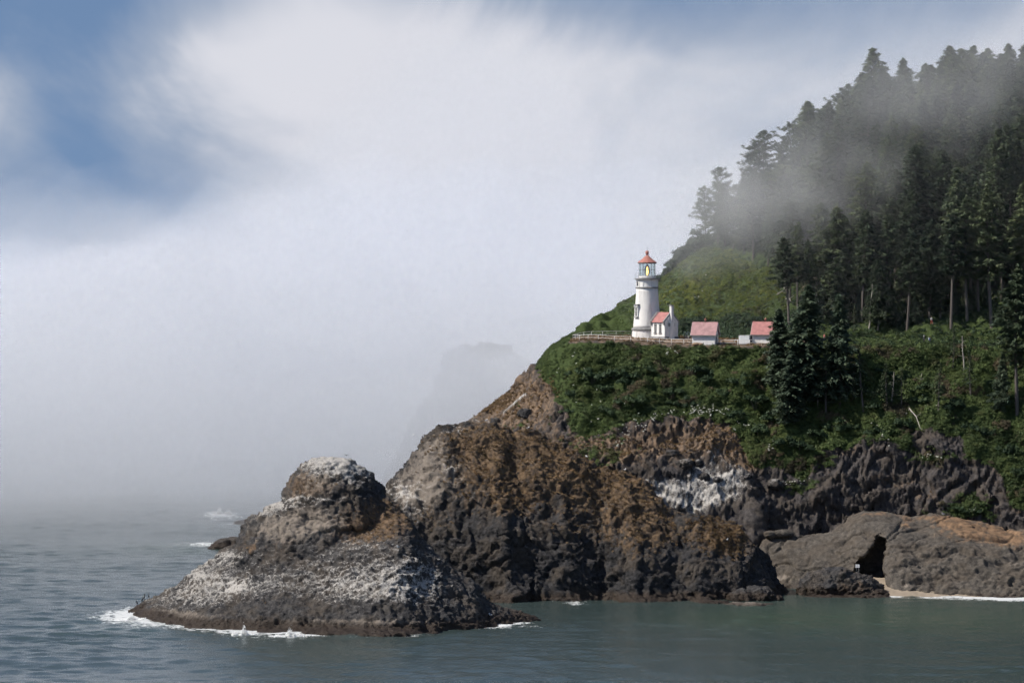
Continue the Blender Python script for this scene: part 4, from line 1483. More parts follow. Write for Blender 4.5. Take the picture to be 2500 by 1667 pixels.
# the wood behind: tall bare trunks along its foot, dense crowns above
n_for = 0
for tries in range(9000):
    if n_for >= 205:
        break
    s_ = tr.uniform(4.12, 5.93)
    px_ = tr.uniform(1700, 2590)
    if px_ < forest_left(s_) + 14 * math.sin(s_ * 9):
        continue
    g = ground(px_, s_)
    if not far_enough(g, 4.3 if s_ > 4.7 else 4.8):
        continue
    TREE_PTS.append(g)
    low = s_ < 5.0
    kd_ = 'tall' if (low and tr.uniform() < 0.75) or tr.uniform() < 0.15 else 'dense'
    if s_ > 5.3 and px_ < 2020:
        kd_ = 'ridge' if tr.uniform() < 0.55 else 'dense'
    h_ = tr.uniform(20, 32) if kd_ == 'tall' else tr.uniform(14, 25)
    if px_ < 2000:
        h_ *= 0.78
    if kd_ == 'ridge':
        h_ = tr.uniform(13, 18)
    if s_ > 5.3 and px_ > 2100:
        h_ *= float(np.interp(px_, [2100, 2300, 2500], [1.0, 0.9, 0.8]))
    if low and px_ < 2000:
        lab = 'pale trunked spruce at the left foot of the wood above the cottages'
    elif low and px_ < 2260:
        lab = 'tall spruce with a bare trunk along the foot of the wood, middle stretch'
    elif low:
        lab = 'tall dark spruce along the foot of the wood at far right'
    elif px_ < 2020:
        lab = 'misty spruce on the slope behind the ridge trees'
    elif px_ < 2260:
        lab = 'dark spruce crowded in the middle of the wood'
    else:
        lab = 'dark spruce crowded high in the right part of the wood'
    put_tree(kd_, (g.x, g.y, g.z - 0.3), h_, tr.uniform(0, 6.28), lab, group=lab.replace('spruce', 'spruces', 1), spread=tr.uniform(0.75, 1.35), name='forest_spruce')
    n_for += 1

# a second rank along the skyline closes the gaps, saplings and low spruces stand along the foot of the wood
for k in range(26):
    px_ = 2095 + k * 18.0 + tr.uniform(-6, 6)
    g = ground(px_, tr.uniform(5.75, 5.97))
    h_ = float(np.interp(px_, [2095, 2200, 2300, 2420, 2560], [22.5, 21.5, 19.5, 17, 15])) * tr.uniform(0.78, 1.08)
    lab = 'hazy spruce in the second rank behind the skyline of the wood'
    put_tree('dense' if k % 3 else 'ridge', (g.x, g.y, g.z - 0.3), h_, tr.uniform(0, 6.28), lab, group='hazy spruces in the second rank of the skyline', spread=tr.uniform(1.0, 1.35), name='forest_spruce')
for k in range(26):
    px_ = 1950 + k * 22.0 + tr.uniform(-9, 9)
    g = ground(px_, tr.uniform(4.04, 4.4))
    lab = 'low young spruce under the tall trunks along the track'
    put_tree('young' if k % 2 else 'open', (g.x, g.y, g.z - 0.3), tr.uniform(3.5, 9.0), tr.uniform(0, 6.28), lab, group='low young spruces along the track', spread=tr.uniform(0.9, 1.3), name='young_spruce')

# dead trees
snag_specs = [(2097, 955, 848, 'bleached bare pole of a dead tree below the track'), (2080, 968, 905, 'short dead tree with a bent top beside the bleached pole'), (1957, 962, 868, 'dead trunk in front of the big dense spruce'),
              (2180, 990, 905, 'forked dead tree in the thicket below the track'), (2246, 935, 908, 'small forked white snag on the green slope'), (2350, 900, 818, 'curved dead stem beside the slim open spruce'),
              (1943, 678, 545, 'pale dead trunk at the left edge of the wood'), (1968, 672, 560, 'second pale dead trunk at the left edge of the wood'), (1912, 700, 640, 'thin dead stem on the bright scrub slope'),
              (2036, 690, 610, 'dead trunk standing just inside the wood'), (2120, 800, 690, 'grey dead trunk above the track'), (1996, 1000, 940, 'twisted dead stem under the dense spruce')]
for k, (px_, pb, pt, lab) in enumerate(snag_specs):
    g = ground_at_px(px_, pb, 0.8, 6.0)
    h_ = (pb - pt) / F * g.y
    me = snag(300 + k, h_, 8 + k % 5, lean=random.uniform(-0.08, 0.08))
    e = empty('dead_tree', (g.x, g.y, g.z), random.uniform(0, 6), lab, 'dead tree')
    link_obj('trunk', me, M['dead_wood'], e)
# a fallen bleached tree on the cliff edge, and two logs on the slope
for k, (pxa, pya, pxb, pyb, lab) in enumerate([(2222, 1000, 2248, 1046, 'fallen bleached tree hanging over the cliff edge'), (1893, 722, 1906, 716, 'white fallen log on the bright scrub slope'), (1915, 735, 1926, 741, 'short white log near the wood edge')]):
    ga = ground_at_px(pxa, pya, 0.8, 6.0)
    gb = ground_at_px(pxb, pyb, 0.8, 6.0)
    a, b = np.array(ga) + [0, -0.8, 0.5], np.array(gb) + [0, -0.8, 0.4]
    mid = (a + b) / 2 + np.array([0.3, -0.3, 0.3])
    segs = [(a, mid, 0.14, 0.11), (mid, b, 0.11, 0.06), (mid, mid + np.array([0.9, -0.4, 0.7]), 0.05, 0.02), (b, b + np.array([0.7, -0.3, -0.4]), 0.05, 0.02), (a * 0.7 + b * 0.3, a * 0.7 + b * 0.3 + np.array([-0.5, -0.3, 0.8]), 0.05, 0.02)]
    tag(link_obj('fallen_log', mesh_np('fallen_log', *tubes(segs, 6)), M['dead_wood']), lab, 'log')


# ------------------------------------------------------------------ shrubs and ground cover
def clump_mesh(seed, n, size, rx=1.0, rz=0.75, name='leaf_clump', upright=0.0):
    r = np.random.default_rng(seed)
    d = r.normal(0, 1, (n, 3))
    d[:, 2] = np.abs(d[:, 2]) * 0.9 - 0.15
    d /= np.linalg.norm(d, axis=1, keepdims=True)
    rad = r.uniform(0.55, 1.05, n) * (1 + 0.25 * np.sin(3 * np.arctan2(d[:, 1], d[:, 0]) + seed))
    C = d * rad[:, None] * np.array([rx, rx, rz])
    nrm = d + r.normal(0, 0.55, (n, 3)) + np.array([0, 0, 0.35])
    nrm /= np.linalg.norm(nrm, axis=1, keepdims=True)
    a = np.cross(nrm, r.normal(0, 1, (n, 3)))
    a /= np.linalg.norm(a, axis=1, keepdims=True)
    if upright:
        a = a * (1 - upright) + np.array([0, 0, 1]) * upright
        a /= np.linalg.norm(a, axis=1, keepdims=True)
    b = np.cross(nrm, a)
    s = r.uniform(0.6, 1.3, n) * size
    V_, Q = rhombi(C, a * s[:, None], b * (s * 0.55)[:, None])
    return mesh_np(name, V_, Q, smooth=False)


# rounded dark shrubs that can be told apart on the slope under the lighthouse
shrub_meshes = []
for k in range(4):
    r = np.random.default_rng(500 + k)
    vs_, qs_, off = [], [], 0
    for j in range(9):
        c = np.array([r.normal(0, 0.55), r.normal(0, 0.55), abs(r.normal(0.45, 0.28))])
        m_ = clump_mesh(600 + 10 * k + j, 170, 0.13, r.uniform(0.4, 0.62), r.uniform(0.34, 0.5))
        v_ = verts_of(m_) + c
        vs_.append(v_)
        qs_.append(np.arange(len(v_)).reshape(-1, 4) + off)
        off += len(v_)
        bpy.data.meshes.remove(m_)
    cm = mesh_np('foliage', np.vstack(vs_), np.vstack(qs_), smooth=False)
    cm.materials.append(M['leaf_dark'])
    sm = mesh_np('stem', *tubes([((0, 0, -0.6), (r.normal(0, 0.3), r.normal(0, 0.3), 0.5), 0.07, 0.03) for _ in range(4)], 5))
    sm.materials.append(M['bark'])
    shrub_meshes.append((sm, cm))


def put_shrub(loc, size, label, group, k, rz, squash=1.0, name='shrub'):
    e = empty(name, loc, rz, label, 'shrub', group)
    e.scale = (size, size, size * squash)
    for nm, me in zip(('stem', 'foliage'), shrub_meshes[k % 4]):
        o = bpy.data.objects.new(nm, me)
        COL.objects.link(o)
        o.parent = e


shrub_specs = [(1445, 925, 2.6), (1420, 905, 2.0), (1505, 915, 2.6), (1535, 930, 2.2), (1475, 950, 2.0), (1545, 975, 2.2), (1590, 905, 1.5), (1640, 955, 2.0), (1655, 985, 1.8), (1705, 905, 2.1), (1720, 930, 1.8),
               (1690, 985, 1.7), (1600, 1000, 1.6), (1480, 1000, 1.8), (1770, 960, 2.0), (1810, 930, 2.2), (1840, 980, 2.4), (1790, 1010, 2.0), (1850, 1050, 2.4), (1890, 1020, 2.6), (1905, 1080, 2.3), (1950, 1085, 2.4),
               (1990, 1060, 2.2), (2040, 1045, 2.2), (2085, 1040, 1.9), (2150, 1050, 2.3), (2195, 1040, 2.4), (2130, 990, 2.0), (2240, 980, 2.0), (2270, 940, 1.9), (2320, 1000, 2.4), (2360, 1040, 2.2), (2410, 1060, 2.2),
               (2460, 1100, 2.4), (2490, 1160, 2.2), (2430, 930, 2.0), (2200, 925, 1.9), (2150, 905, 1.8), (2350, 1245, 1.6), (2330, 1240, 1.3), (2375, 1252, 1.4), (1390, 1000, 1.4), (1400, 960, 1.5), (1560, 1015, 1.3)]
for k, (px_, py_, sz) in enumerate(shrub_specs):
    g = ground_at_px(px_, py_, 0.4, 3.0)
    if py_ > 1200:
        lab = 'green shrub at the foot of the dark cliff above the cave rock'
    elif px_ < 1600:
        lab = 'rounded dark shrub on the green slope left below the lighthouse'
    elif px_ < 1830:
        lab = 'rounded dark shrub on the green slope below the cottages'
    elif px_ < 2100:
        lab = 'dark shrub on the steep slope under the big dense spruce'
    else:
        lab = 'dark shrub in the thicket above the right-hand cliff'
    put_shrub((g.x, g.y, g.z - 0.25 * sz), sz * 0.85, lab, lab.replace('shrub', 'shrubs', 1), k, tr.uniform(0, 6.28), tr.uniform(0.8, 1.15))
# wind-clipped bushes along the skyline between lantern and wood
for k in range(20):
    px_ = 1604 + k * 6.2
    g = ground(px_, 6.0 - 0.02 * (k % 3))
    sz = 0.9 + 1.9 * (k / 19.0) * tr.uniform(0.7, 1.2)
    lab = 'wind-clipped bush on the skyline right of the lantern'
    put_shrub((g.x, g.y, g.z - 0.2 * sz), sz, lab, 'bushes along the skyline right of the lantern', k, tr.uniform(0, 6.28), 1.0, name='skyline_bush')


def scatter(name, pts, rots, scales, protos, label):
    """one object that carries many small plants as instances"""
    me = bpy.data.meshes.new(name)
    me.vertices.add(len(pts))
    me.vertices.foreach_set('co', np.asarray(pts, np.float32).ravel())
    a = me.attributes.new('rot', 'FLOAT_VECTOR', 'POINT')
    a.data.foreach_set('vector', np.asarray(rots, np.float32).ravel())
    a = me.attributes.new('scl', 'FLOAT_VECTOR', 'POINT')
    a.data.foreach_set('vector', np.asarray(scales, np.float32).ravel())
    o = bpy.data.objects.new(name, me)
    COL.objects.link(o)
    col = bpy.data.collections.new(name + '_plants')
    for p in protos:
        col.objects.link(bpy.data.objects.new(p.name + '_plant', p))
    ng = bpy.data.node_groups.new(name + '_scatter', 'GeometryNodeTree')
    ng.interface.new_socket('Geometry', in_out='INPUT', socket_type='NodeSocketGeometry')
    ng.interface.new_socket('Geometry', in_out='OUTPUT', socket_type='NodeSocketGeometry')
    gi = ng.nodes.new('NodeGroupInput')
    go = ng.nodes.new('NodeGroupOutput')
    ci = ng.nodes.new('GeometryNodeCollectionInfo')
    ci.inputs['Collection'].default_value = col
    ci.inputs['Separate Children'].default_value = True
    ci.inputs['Reset Children'].default_value = True
    ip = ng.nodes.new('GeometryNodeInstanceOnPoints')
    ip.inputs['Pick Instance'].default_value = True
    na = ng.nodes.new('GeometryNodeInputNamedAttribute')
    na.data_type = 'FLOAT_VECTOR'
    na.inputs[0].default_value = 'rot'
    nb = ng.nodes.new('GeometryNodeInputNamedAttribute')
    nb.data_type = 'FLOAT_VECTOR'
    nb.inputs[0].default_value = 'scl'
    L = ng.links.new
    L(gi.outputs[0], ip.inputs['Points'])
    L(ci.outputs[0], ip.inputs['Instance'])
    L(na.outputs[0], ip.inputs['Rotation'])
    L(nb.outputs[0], ip.inputs['Scale'])
    L(ip.outputs[0], go.inputs[0])
    md = o.modifiers.new('plants', 'NODES')
    md.node_group = ng
    return tag(o, label, kind='stuff')


# where plants can stand: cells of the headland, by area and cover
GP = TG.reshape(NV, NU, 3)
ca = np.linalg.norm(np.cross(GP[1:, :-1] - GP[:-1, :-1], GP[:-1, 1:] - GP[:-1, :-1]), axis=2)
gm = np.maximum(green * (1 - bare), (plat - bare) * 0.8).reshape(NV, NU)[:-1, :-1]
sm_ = S0.reshape(NV, NU)[:-1, :-1]
pm_ = PX0.reshape(NV, NU)[:-1, :-1]
qm_ = PY0.reshape(NV, NU)[:-1, :-1]
seen = (sm_ < 6.15) & (pm_ < 2620)


def sample_cells(wt, n, seed):
    r = np.random.default_rng(seed)
    p = (wt * ca * seen).ravel()
    p = p / p.sum()
    idx = r.choice(len(p), n, p=p)
    i, j = idx // (NU - 1), idx % (NU - 1)
    a, b = r.uniform(0, 1, n)[:, None], r.uniform(0, 1, n)[:, None]
    return GP[i, j] * (1 - a) * (1 - b) + GP[i + 1, j] * a * (1 - b) + GP[i, j + 1] * (1 - a) * b + GP[i + 1, j + 1] * a * b, r


def rand_rot(r, n, tilt=0.25):
    return np.stack([r.normal(0, tilt, n) + 0.35, r.normal(0, tilt, n), r.uniform(0, 6.28, n)], 1)


inforest = (sm_ > 4.05) & (pm_ > np.vectorize(forest_left)(sm_))
bright = np.clip(gauss2(pm_.ravel(), qm_.ravel(), [(1800, 690, 130, 60, 1.0), (1700, 720, 90, 50, 0.5), (1880, 640, 60, 40, 0.5)]).reshape(pm_.shape), 0, 1) * (sm_ > 4.0)

pts, r = sample_cells(gm * (~inforest) * ((sm_ < 3.0) | (pm_ < 1400)), 15500, 1)
f_ = fbm(pts / 3.5, 2)
f2_ = fbm(pts / 11.0 + 4, 2)
sz = np.clip(0.44 + 0.48 * f_ + 0.34 * f2_ + r.normal(0, 0.14, len(pts)), 0.18, 1.8)
sz *= np.interp(pts[:, 0] / pts[:, 1] * F + 1250, [1250, 1380, 1450, 1800, 2000], [0.5, 0.65, 0.95, 1.15, 1.3])
protos = [clump_mesh(700 + k, 130, 0.18) for k in range(3)] + [clump_mesh(710, 110, 0.19, upright=0.5)]
for p in protos:
    p.materials.append(M['leaf_green'])
scatter('ground_cover', pts, rand_rot(r, len(pts)), np.stack([sz, sz, sz * r.uniform(0.7, 1.2, len(pts))], 1), protos, 'green ferns and low leafy scrub covering the slope under the lighthouse')

# paler fern patches and brown dying brush break the cover up
nzv = fbm(GP[:-1, :-1].reshape(-1, 3) / 6.0 + 90, 3).reshape(ca.shape)
nzb = fbm(GP[:-1, :-1].reshape(-1, 3) / 5.0 + 140, 3).reshape(ca.shape)
pts, r = sample_cells(gm * (~inforest) * (sm_ < 3.0) * np.clip(nzv - 0.15, 0, 1), 4200, 11)
sz = np.clip(0.40 + 0.3 * fbm(pts / 3.0, 2), 0.2, 1.0)
protos_l = [clump_mesh(740 + k, 120, 0.17) for k in range(2)]
for p in protos_l:
    p.materials.append(M['leaf_light'])
scatter('fern_patches', pts + np.array([0, -0.25, 0.15]), rand_rot(r, len(pts)), np.stack([sz, sz, sz], 1), protos_l, 'paler green fern patches on the slope under the lighthouse')
pts, r = sample_cells(gm * (~inforest) * (sm_ < 3.0) * np.clip(nzb - 0.32, 0, 1) * (pm_ > 1500), 1500, 12)
sz = np.clip(0.55 + 0.4 * fbm(pts / 3.0, 2), 0.25, 1.3)
protos_w = [clump_mesh(750 + k, 70, 0.20, upright=0.3) for k in range(2)]
for p in protos_w:
    p.materials.append(M['leaf_brown'])
scatter('brown_brush', pts + np.array([0, -0.3, 0.2]), rand_rot(r, len(pts)), np.stack([sz, sz, sz * 1.3], 1), protos_w, 'brownish dying brush scattered over the steep slope')

pts, r = sample_cells(gm * (~inforest) * (sm_ > 4.0) * (1 - bright) + 1e-9, 5600, 2)
sz = np.clip(0.30 + 0.25 * fbm(pts / 3.0, 2) + r.normal(0, 0.05, len(pts)), 0.14, 0.9)
sz *= np.interp(pts[:, 0] / pts[:, 1] * F + 1250, [1400, 1560, 1700], [0.55, 0.75, 1.1])
scatter('hillside_scrub', pts, rand_rot(r, len(pts)), np.stack([sz, sz, sz], 1), protos, 'low green scrub on the hillside behind the lighthouse')

pts, r = sample_cells(gm * (~inforest) * bright + 1e-9, 3800, 3)
sz = np.clip(0.45 + 0.35 * fbm(pts / 3.0, 2) + r.normal(0, 0.06, len(pts)), 0.2, 1.2)
protos_b = [clump_mesh(720 + k, 90, 0.24) for k in range(3)]
for p in protos_b:
    p.materials.append(M['leaf_bright'])
scatter('bright_scrub', pts, rand_rot(r, len(pts)), np.stack([sz, sz, sz], 1), protos_b, 'sunny yellow-green scrub on the slope above the cottages')

pts, r = sample_cells(inforest * 1.0, 6000, 4)
sz = np.clip(0.5 + 0.35 * fbm(pts / 4.0, 2) + r.normal(0, 0.08, len(pts)), 0.2, 1.3)
protos_d = [clump_mesh(730 + k, 80, 0.24) for k in range(2)]
for p in protos_d:
    p.materials.append(M['leaf_dark'])
scatter('forest_undergrowth', pts, rand_rot(r, len(pts)), np.stack([sz, sz, sz], 1), protos_d, 'dark ferns and brush under the trees')

# dark brush behind the cottages and at the back of the terrace
pts, r = sample_cells((sm_ > 3.75) * (sm_ < 4.35) * (pm_ > 1640) * (pm_ < 1960) * 1.0, 900, 5)
sz = np.clip(0.9 + 0.4 * fbm(pts / 3.0, 2), 0.4, 1.7)
scatter('cottage_brush', pts, rand_rot(r, len(pts)), np.stack([sz, sz, sz * 1.2], 1), protos_d, 'dark brush growing behind the two cottages')

pts, r = sample_cells((sm_ > 2.98) * (sm_ < 4.1) * (pm_ > 1975) * 1.0, 1500, 6)
sz = np.clip(0.7 + 0.45 * fbm(pts / 3.0, 2), 0.3, 1.5)
scatter('track_brush', pts, rand_rot(r, len(pts)), np.stack([sz, sz, sz * 1.1], 1), protos_d + protos[:2], 'dark brush crowding the track under the wood')

# white umbels along the lower rim of the green
fl = []
for (px_, py_, n_, a_, b_) in [(1735, 1005, 46, 28, 6), (1700, 1008, 20, 16, 6), (1590, 1020, 12, 10, 8), (1560, 1040, 16, 10, 8), (1530, 1060, 12, 9, 7), (1510, 1085, 8, 8, 5), (1640, 1012, 8, 8, 6), (1830, 1045, 6, 10, 6),
                               (1895, 1082, 10, 8, 6), (1880, 1095, 5, 5, 4), (1800, 1030, 6, 8, 10), (1940, 1180, 14, 16, 6), (2270, 1115, 10, 14, 10), (2370, 1248, 6, 10, 5), (1636, 862, 10, 8, 6), (2170, 1070, 6, 14, 10),
                               (1450, 990, 10, 40, 20), (1390, 900, 8, 20, 20), (1690, 700, 6, 20, 20), (2210, 1000, 6, 40, 20)]:
    for _ in range(n_):
        g = ground_at_px(px_ + tr.normal(0, a_), py_ + tr.normal(0, b_), 0.4, 6.0)
        fl.append((g.x, g.y - 0.75, g.z + 0.55))
fl = np.array(fl)
fp = clump_mesh(800, 26, 0.075, 0.13, 0.05)
fp.materials.append(M['flower'])
s_ = tr.uniform(0.7, 1.5, len(fl))
scatter('white_wildflowers', fl, np.stack([np.full(len(fl), 0.5), np.zeros(len(fl)), tr.uniform(0, 6.28, len(fl))], 1), np.stack([s_, s_, s_], 1), [fp], 'white wildflower heads dotted along the lower edge of the green slope')


# dry grass on the stacks and on the brown shoulder
def grass_tuft(seed, n=16, h=0.4):
    r = np.random.default_rng(seed)
    C, A, B = [], [], []
    for k in range(n):
        az = r.uniform(0, 6.28)
        d = np.array([math.cos(az) * 0.55, math.sin(az) * 0.55, r.uniform(0.3, 1.0)])
        d /= np.linalg.norm(d)
        L = h * r.uniform(0.5, 1.1)
        C.append(d * L * 0.5 + np.array([r.normal(0, 0.08), r.normal(0, 0.08), 0]))
        A.append(d * L * 0.5)
        s = np.cross(d, [0, 0, 1])
        B.append(s / np.linalg.norm(s) * 0.05)
    return mesh_np('grass_tuft', *rhombi(np.array(C), np.array(A), np.array(B)), smooth=False)


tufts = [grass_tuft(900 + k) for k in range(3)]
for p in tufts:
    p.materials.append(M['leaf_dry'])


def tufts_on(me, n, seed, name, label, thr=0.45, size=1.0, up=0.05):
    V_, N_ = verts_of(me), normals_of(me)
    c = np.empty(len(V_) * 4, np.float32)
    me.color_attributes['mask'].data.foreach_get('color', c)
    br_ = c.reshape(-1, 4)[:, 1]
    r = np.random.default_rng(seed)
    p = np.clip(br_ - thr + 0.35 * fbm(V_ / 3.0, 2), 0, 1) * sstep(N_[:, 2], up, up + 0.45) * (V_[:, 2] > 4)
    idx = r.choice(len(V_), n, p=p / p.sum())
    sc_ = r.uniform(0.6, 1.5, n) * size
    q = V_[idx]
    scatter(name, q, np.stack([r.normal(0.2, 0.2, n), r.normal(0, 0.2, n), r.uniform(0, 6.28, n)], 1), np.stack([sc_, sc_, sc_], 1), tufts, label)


tufts_on(meB, 7500, 31, 'dry_grass', 'dry grass in a painted sunlit gold on the crest of the biggest stack', 0.30, 0.85, 0.22)  # dry grass; its pale gold stands in for the sunlit crest edge
tufts_on(meC, 2200, 32, 'dry_grass', 'dry orange grass on top of the small knob', 0.35, 0.85)
tufts_on(meA, 900, 33, 'dry_grass', 'sparse dry grass on the near stack', 0.45, 0.7)
tufts_on(me_h, 4200, 34, 'dry_grass', 'dry grass on the bare brown shoulder and scree', 0.55)
# ------------------------------------------------------------------ lighthouse
LX, LY, LZ = P(1580, 824.6, 850.0)
LH = empty('lighthouse', (LX, LY, LZ), 0.0, 'white tapering lighthouse tower with a red domed lantern roof and lit lamp', 'lighthouse')
MB().lathe([(3.22, -1.4), (3.22, 0.0), (3.20, 0.10), (3.15, 0.18), (3.15, 0.22), (3.10, 1.46), (3.10, 1.50)], 64).build('plinth', M['white_paint'], LH)
MB().lathe([(3.14, 1.50), (3.27, 1.58), (3.27, 1.92), (3.12, 2.04), (2.98, 2.08)], 64).build('base_band', M['grey_trim'], LH)
prof = []
for k in range(15):
    t = k / 14.0
    prof.append((2.93 - 0.66 * (1 - (1 - t) ** 1.35), 2.06 + t * 8.2))
shaft = MB().lathe(prof, 64).build('shaft', M['white_paint'], LH)
MB().lathe([(2.28, 10.24), (2.44, 10.30), (2.46, 10.44), (2.34, 10.52), (2.22, 10.54)], 64).build('cornice', M['grey_trim'], LH)
MB().lathe([(2.20, 10.52), (2.20, 10.60), (2.20, 11.88), (2.20, 11.95), (2.30, 12.06), (2.42, 12.11)], 64).build('watch_room', M['white_clean'], LH)
MB().lathe([(2.42, 12.10), (2.62, 12.14), (2.62, 12.30), (2.40, 12.34)], 48).build('gallery_deck', M['grey_trim'], LH)
# pilasters and windows of the watch room
for a in (-66, 112, 180):
    ca_, sa_ = math.cos(math.radians(a - 90)), math.sin(math.radians(a - 90))
    R = Matrix.Rotation(math.radians(a), 3, 'Z')
    wd = MB().box((ca_ * 2.19, sa_ * 2.19, 11.25), (0.56, 0.12, 1.0), R).build('watch_window', M['grey_trim'], LH)
    MB().box((ca_ * 2.25, sa_ * 2.25, 11.22), (0.36, 0.10, 0.84), R).build('pane', M['pane_dark'], wd)
for a in (-86, -50, -24, 22, 66, 90):
    ca_, sa_ = math.cos(math.radians(a - 90)), math.sin(math.radians(a - 90))
    MB().box((ca_ * 2.22, sa_ * 2.22, 11.3), (0.10, 0.12, 1.5), Matrix.Rotation(math.radians(a), 3, 'Z')).build('pilaster', M['white_paint'], LH)
# tall window with hood and sill on the seaward side
wa = math.radians(-55)
Rw = Matrix.Rotation(wa, 3, 'Z')
wn = Vector((math.sin(wa), -math.cos(wa), 0))
wt_ = Vector((math.cos(wa), math.sin(wa), 0))


def wbox(tx, out, z, sx, sy, sz, name, mat, parent=LH):
    return MB().box(wt_ * tx + wn * out + Vector((0, 0, z)), (sx, sy, sz), Rw).build(name, mat, parent)


win = wbox(0, 2.60, 5.55, 1.02, 0.55, 2.35, 'tower_window', M['white_clean'])
wbox(0, 2.80, 5.45, 0.56, 0.20, 1.90, 'pane', M['pane_dark'], win)
wbox(0, 2.70, 6.86, 1.34, 0.66, 0.26, 'hood', M['grey_trim'], win)
wbox(-0.46, 2.86, 6.55, 0.18, 0.34, 0.36, 'bracket', M['white_clean'], win)
wbox(0.46, 2.86, 6.55, 0.18, 0.34, 0.36, 'bracket', M['white_clean'], win)
wbox(0, 2.74, 4.28, 1.24, 0.60, 0.16, 'sill', M['grey_trim'], win)
wbox(0, 2.91, 5.45, 0.06, 0.05, 1.88, 'muntin', M['white_clean'], win)
wbox(0, 2.91, 5.55, 0.56, 0.05, 0.06, 'muntin', M['white_clean'], win)
# lantern
NP = 12
lan = MB().lathe([(1.74, 12.32), (1.74, 12.74), (1.70, 12.78)], 48).build('lantern_base', M['white_paint'], LH)
zr0, zr1, zr2 = 12.80, 14.10, 15.38
for k in range(NP):
    a0, a1 = 2 * math.pi * k / NP, 2 * math.pi * (k + 1) / NP
    p0 = Vector((1.68 * math.cos(a0), 1.68 * math.sin(a0), 0))
    p1 = Vector((1.68 * math.cos(a1), 1.68 * math.sin(a1), 0))
    MB().tube([p0 + Vector((0, 0, zr0 - 0.05)), p0 + Vector((0, 0, zr2 + 0.05))], 0.036, 6).build('mullion', M['dark_iron'], LH)
    for za, zb in ((zr0, zr1), (zr1, zr2)):
        q0, q1 = p0.lerp(p1, 0.04), p0.lerp(p1, 0.96)
        MB().poly([q0 + Vector((0, 0, za + 0.03)), q1 + Vector((0, 0, za + 0.03)), q1 + Vector((0, 0, zb - 0.03)), q0 + Vector((0, 0, zb - 0.03))]).build('lantern_pane', M['glass'], LH)
for z in (zr0, zr1, zr2):
    MB().tube([(1.68 * math.cos(2 * math.pi * k / NP), 1.68 * math.sin(2 * math.pi * k / NP), z) for k in range(NP + 1)], 0.04, 5).build('glazing_bar', M['dark_iron'], LH)
lens = MB().lathe([(0.30, 12.85), (0.42, 13.0), (0.56, 13.5), (0.60, 13.95), (0.52, 14.5), (0.34, 14.95), (0.14, 15.2)], 20).build('lens', M['lamp_dim'], LH)
MB().box((-0.05, -0.60, 13.92), (0.44, 0.16, 0.9)).build('lamp_flame', M['lamp'], lens)
lens.children[0].data.materials.clear()
bpy.data.objects.remove(lens.children[0])
# the bright bull's-eye of the lens that faces the viewer
fl_ = MB().lathe([(0.02, -0.98), (0.12, -0.8), (0.235, -0.35), (0.25, -0.05), (0.21, 0.35), (0.11, 0.78), (0.02, 1.0)], 16)
bmesh.ops.transform(fl_.bm, matrix=Matrix.Translation((0.02, -0.50, 13.85)) @ Matrix.Diagonal((0.85, 0.6, 1, 1)), verts=fl_.bm.verts)
fl_.build('lit_bullseye', M['lamp'], lens)
MB().lathe([(0.42, 12.36), (0.36, 12.9)], 16).build('lens_pedestal', M['grey_iron'], LH)
MB().lathe([(1.72, 15.36), (1.98, 15.42), (1.98, 15.58), (1.90, 15.62)], 48).build('eave_ring', M['dark_iron'], LH)
roof = MB().lathe([(2.02, 15.56), (1.98, 15.68), (1.50, 16.02), (1.00, 16.42), (0.55, 16.82), (0.30, 17.06), (0.24, 17.14)], 12, cap=True).build('lantern_roof', M['red_metal'], LH)
for f in roof.data.polygons:
    f.use_smooth = False
MB().lathe([(0.24, 17.12), (0.20, 17.34), (0.30, 17.38), (0.36, 17.56), (0.38, 17.72), (0.32, 17.92), (0.18, 18.06), (0.03, 18.12)], 20).build('vent_ball', M['red_metal'], roof)
MB().tube([(0, 0, 18.1), (0, 0, 19.0)], 0.02, 5).build('lightning_rod', M['dark_iron'], roof)
for k in range(16):
    a = 2 * math.pi * k / 16
    MB().tube([(2.55 * math.cos(a), 2.55 * math.sin(a), 12.3), (2.55 * math.cos(a), 2.55 * math.sin(a), 13.36)], 0.022, 5).build('rail_post', M['grey_iron'], LH)
for z in (12.85, 13.36):
    MB().tube([(2.55 * math.cos(2 * math.pi * k / 32), 2.55 * math.sin(2 * math.pi * k / 32), z) for k in range(33)], 0.022, 5).build('gallery_rail', M['grey_iron'], LH)

# ------------------------------------------------------------------ workroom joined to the tower
CX, CY, CZ = P(1622.7, 830.5, 843.5)
WL, WW, WH, WR = 3.95, 3.85, 3.80, 5.65
WK = empty('workroom', (CX, CY, CZ), math.radians(-48), 'small white workroom with red roof and chimney joined to the lighthouse', 'cottage')
MB().box((-WL / 2, WW / 2, -0.3), (WL + 0.10, WW + 0.10, 2.1)).build('foundation', M['grey_found'], WK)
MB().prism([(0, 0.75), (WW, 0.75), (WW, WH), (WW / 2, WR), (0, WH)], -WL, 0, Matrix(((0, 1, 0, 0), (1, 0, 0, 0), (0, 0, 1, 0), (0, 0, 0, 1)))).build('wall', M['white_clean'], WK)


def slope_sheet(x0, x1, y0, z0, y1, z1, th, name, mat, parent):
    d = Vector((0, y1 - y0, z1 - z0)).normalized()
    n = Vector((0, -d.z, d.y)) if d.y > 0 else Vector((0, d.z, -d.y))
    mb = MB()
    pts = [Vector((x0, y0, z0)), Vector((x1, y0, z0)), Vector((x1, y1, z1)), Vector((x0, y1, z1))]
    a = [mb.bm.verts.new(p) for p in pts]
    b = [mb.bm.verts.new(p + n * th) for p in pts]
    mb.bm.faces.new(a)
    mb.bm.faces.new(b)
    for k in range(4):
        mb.bm.faces.new((a[k], a[(k + 1) % 4], b[(k + 1) % 4], b[k]))
    return mb.build(name, mat, parent)


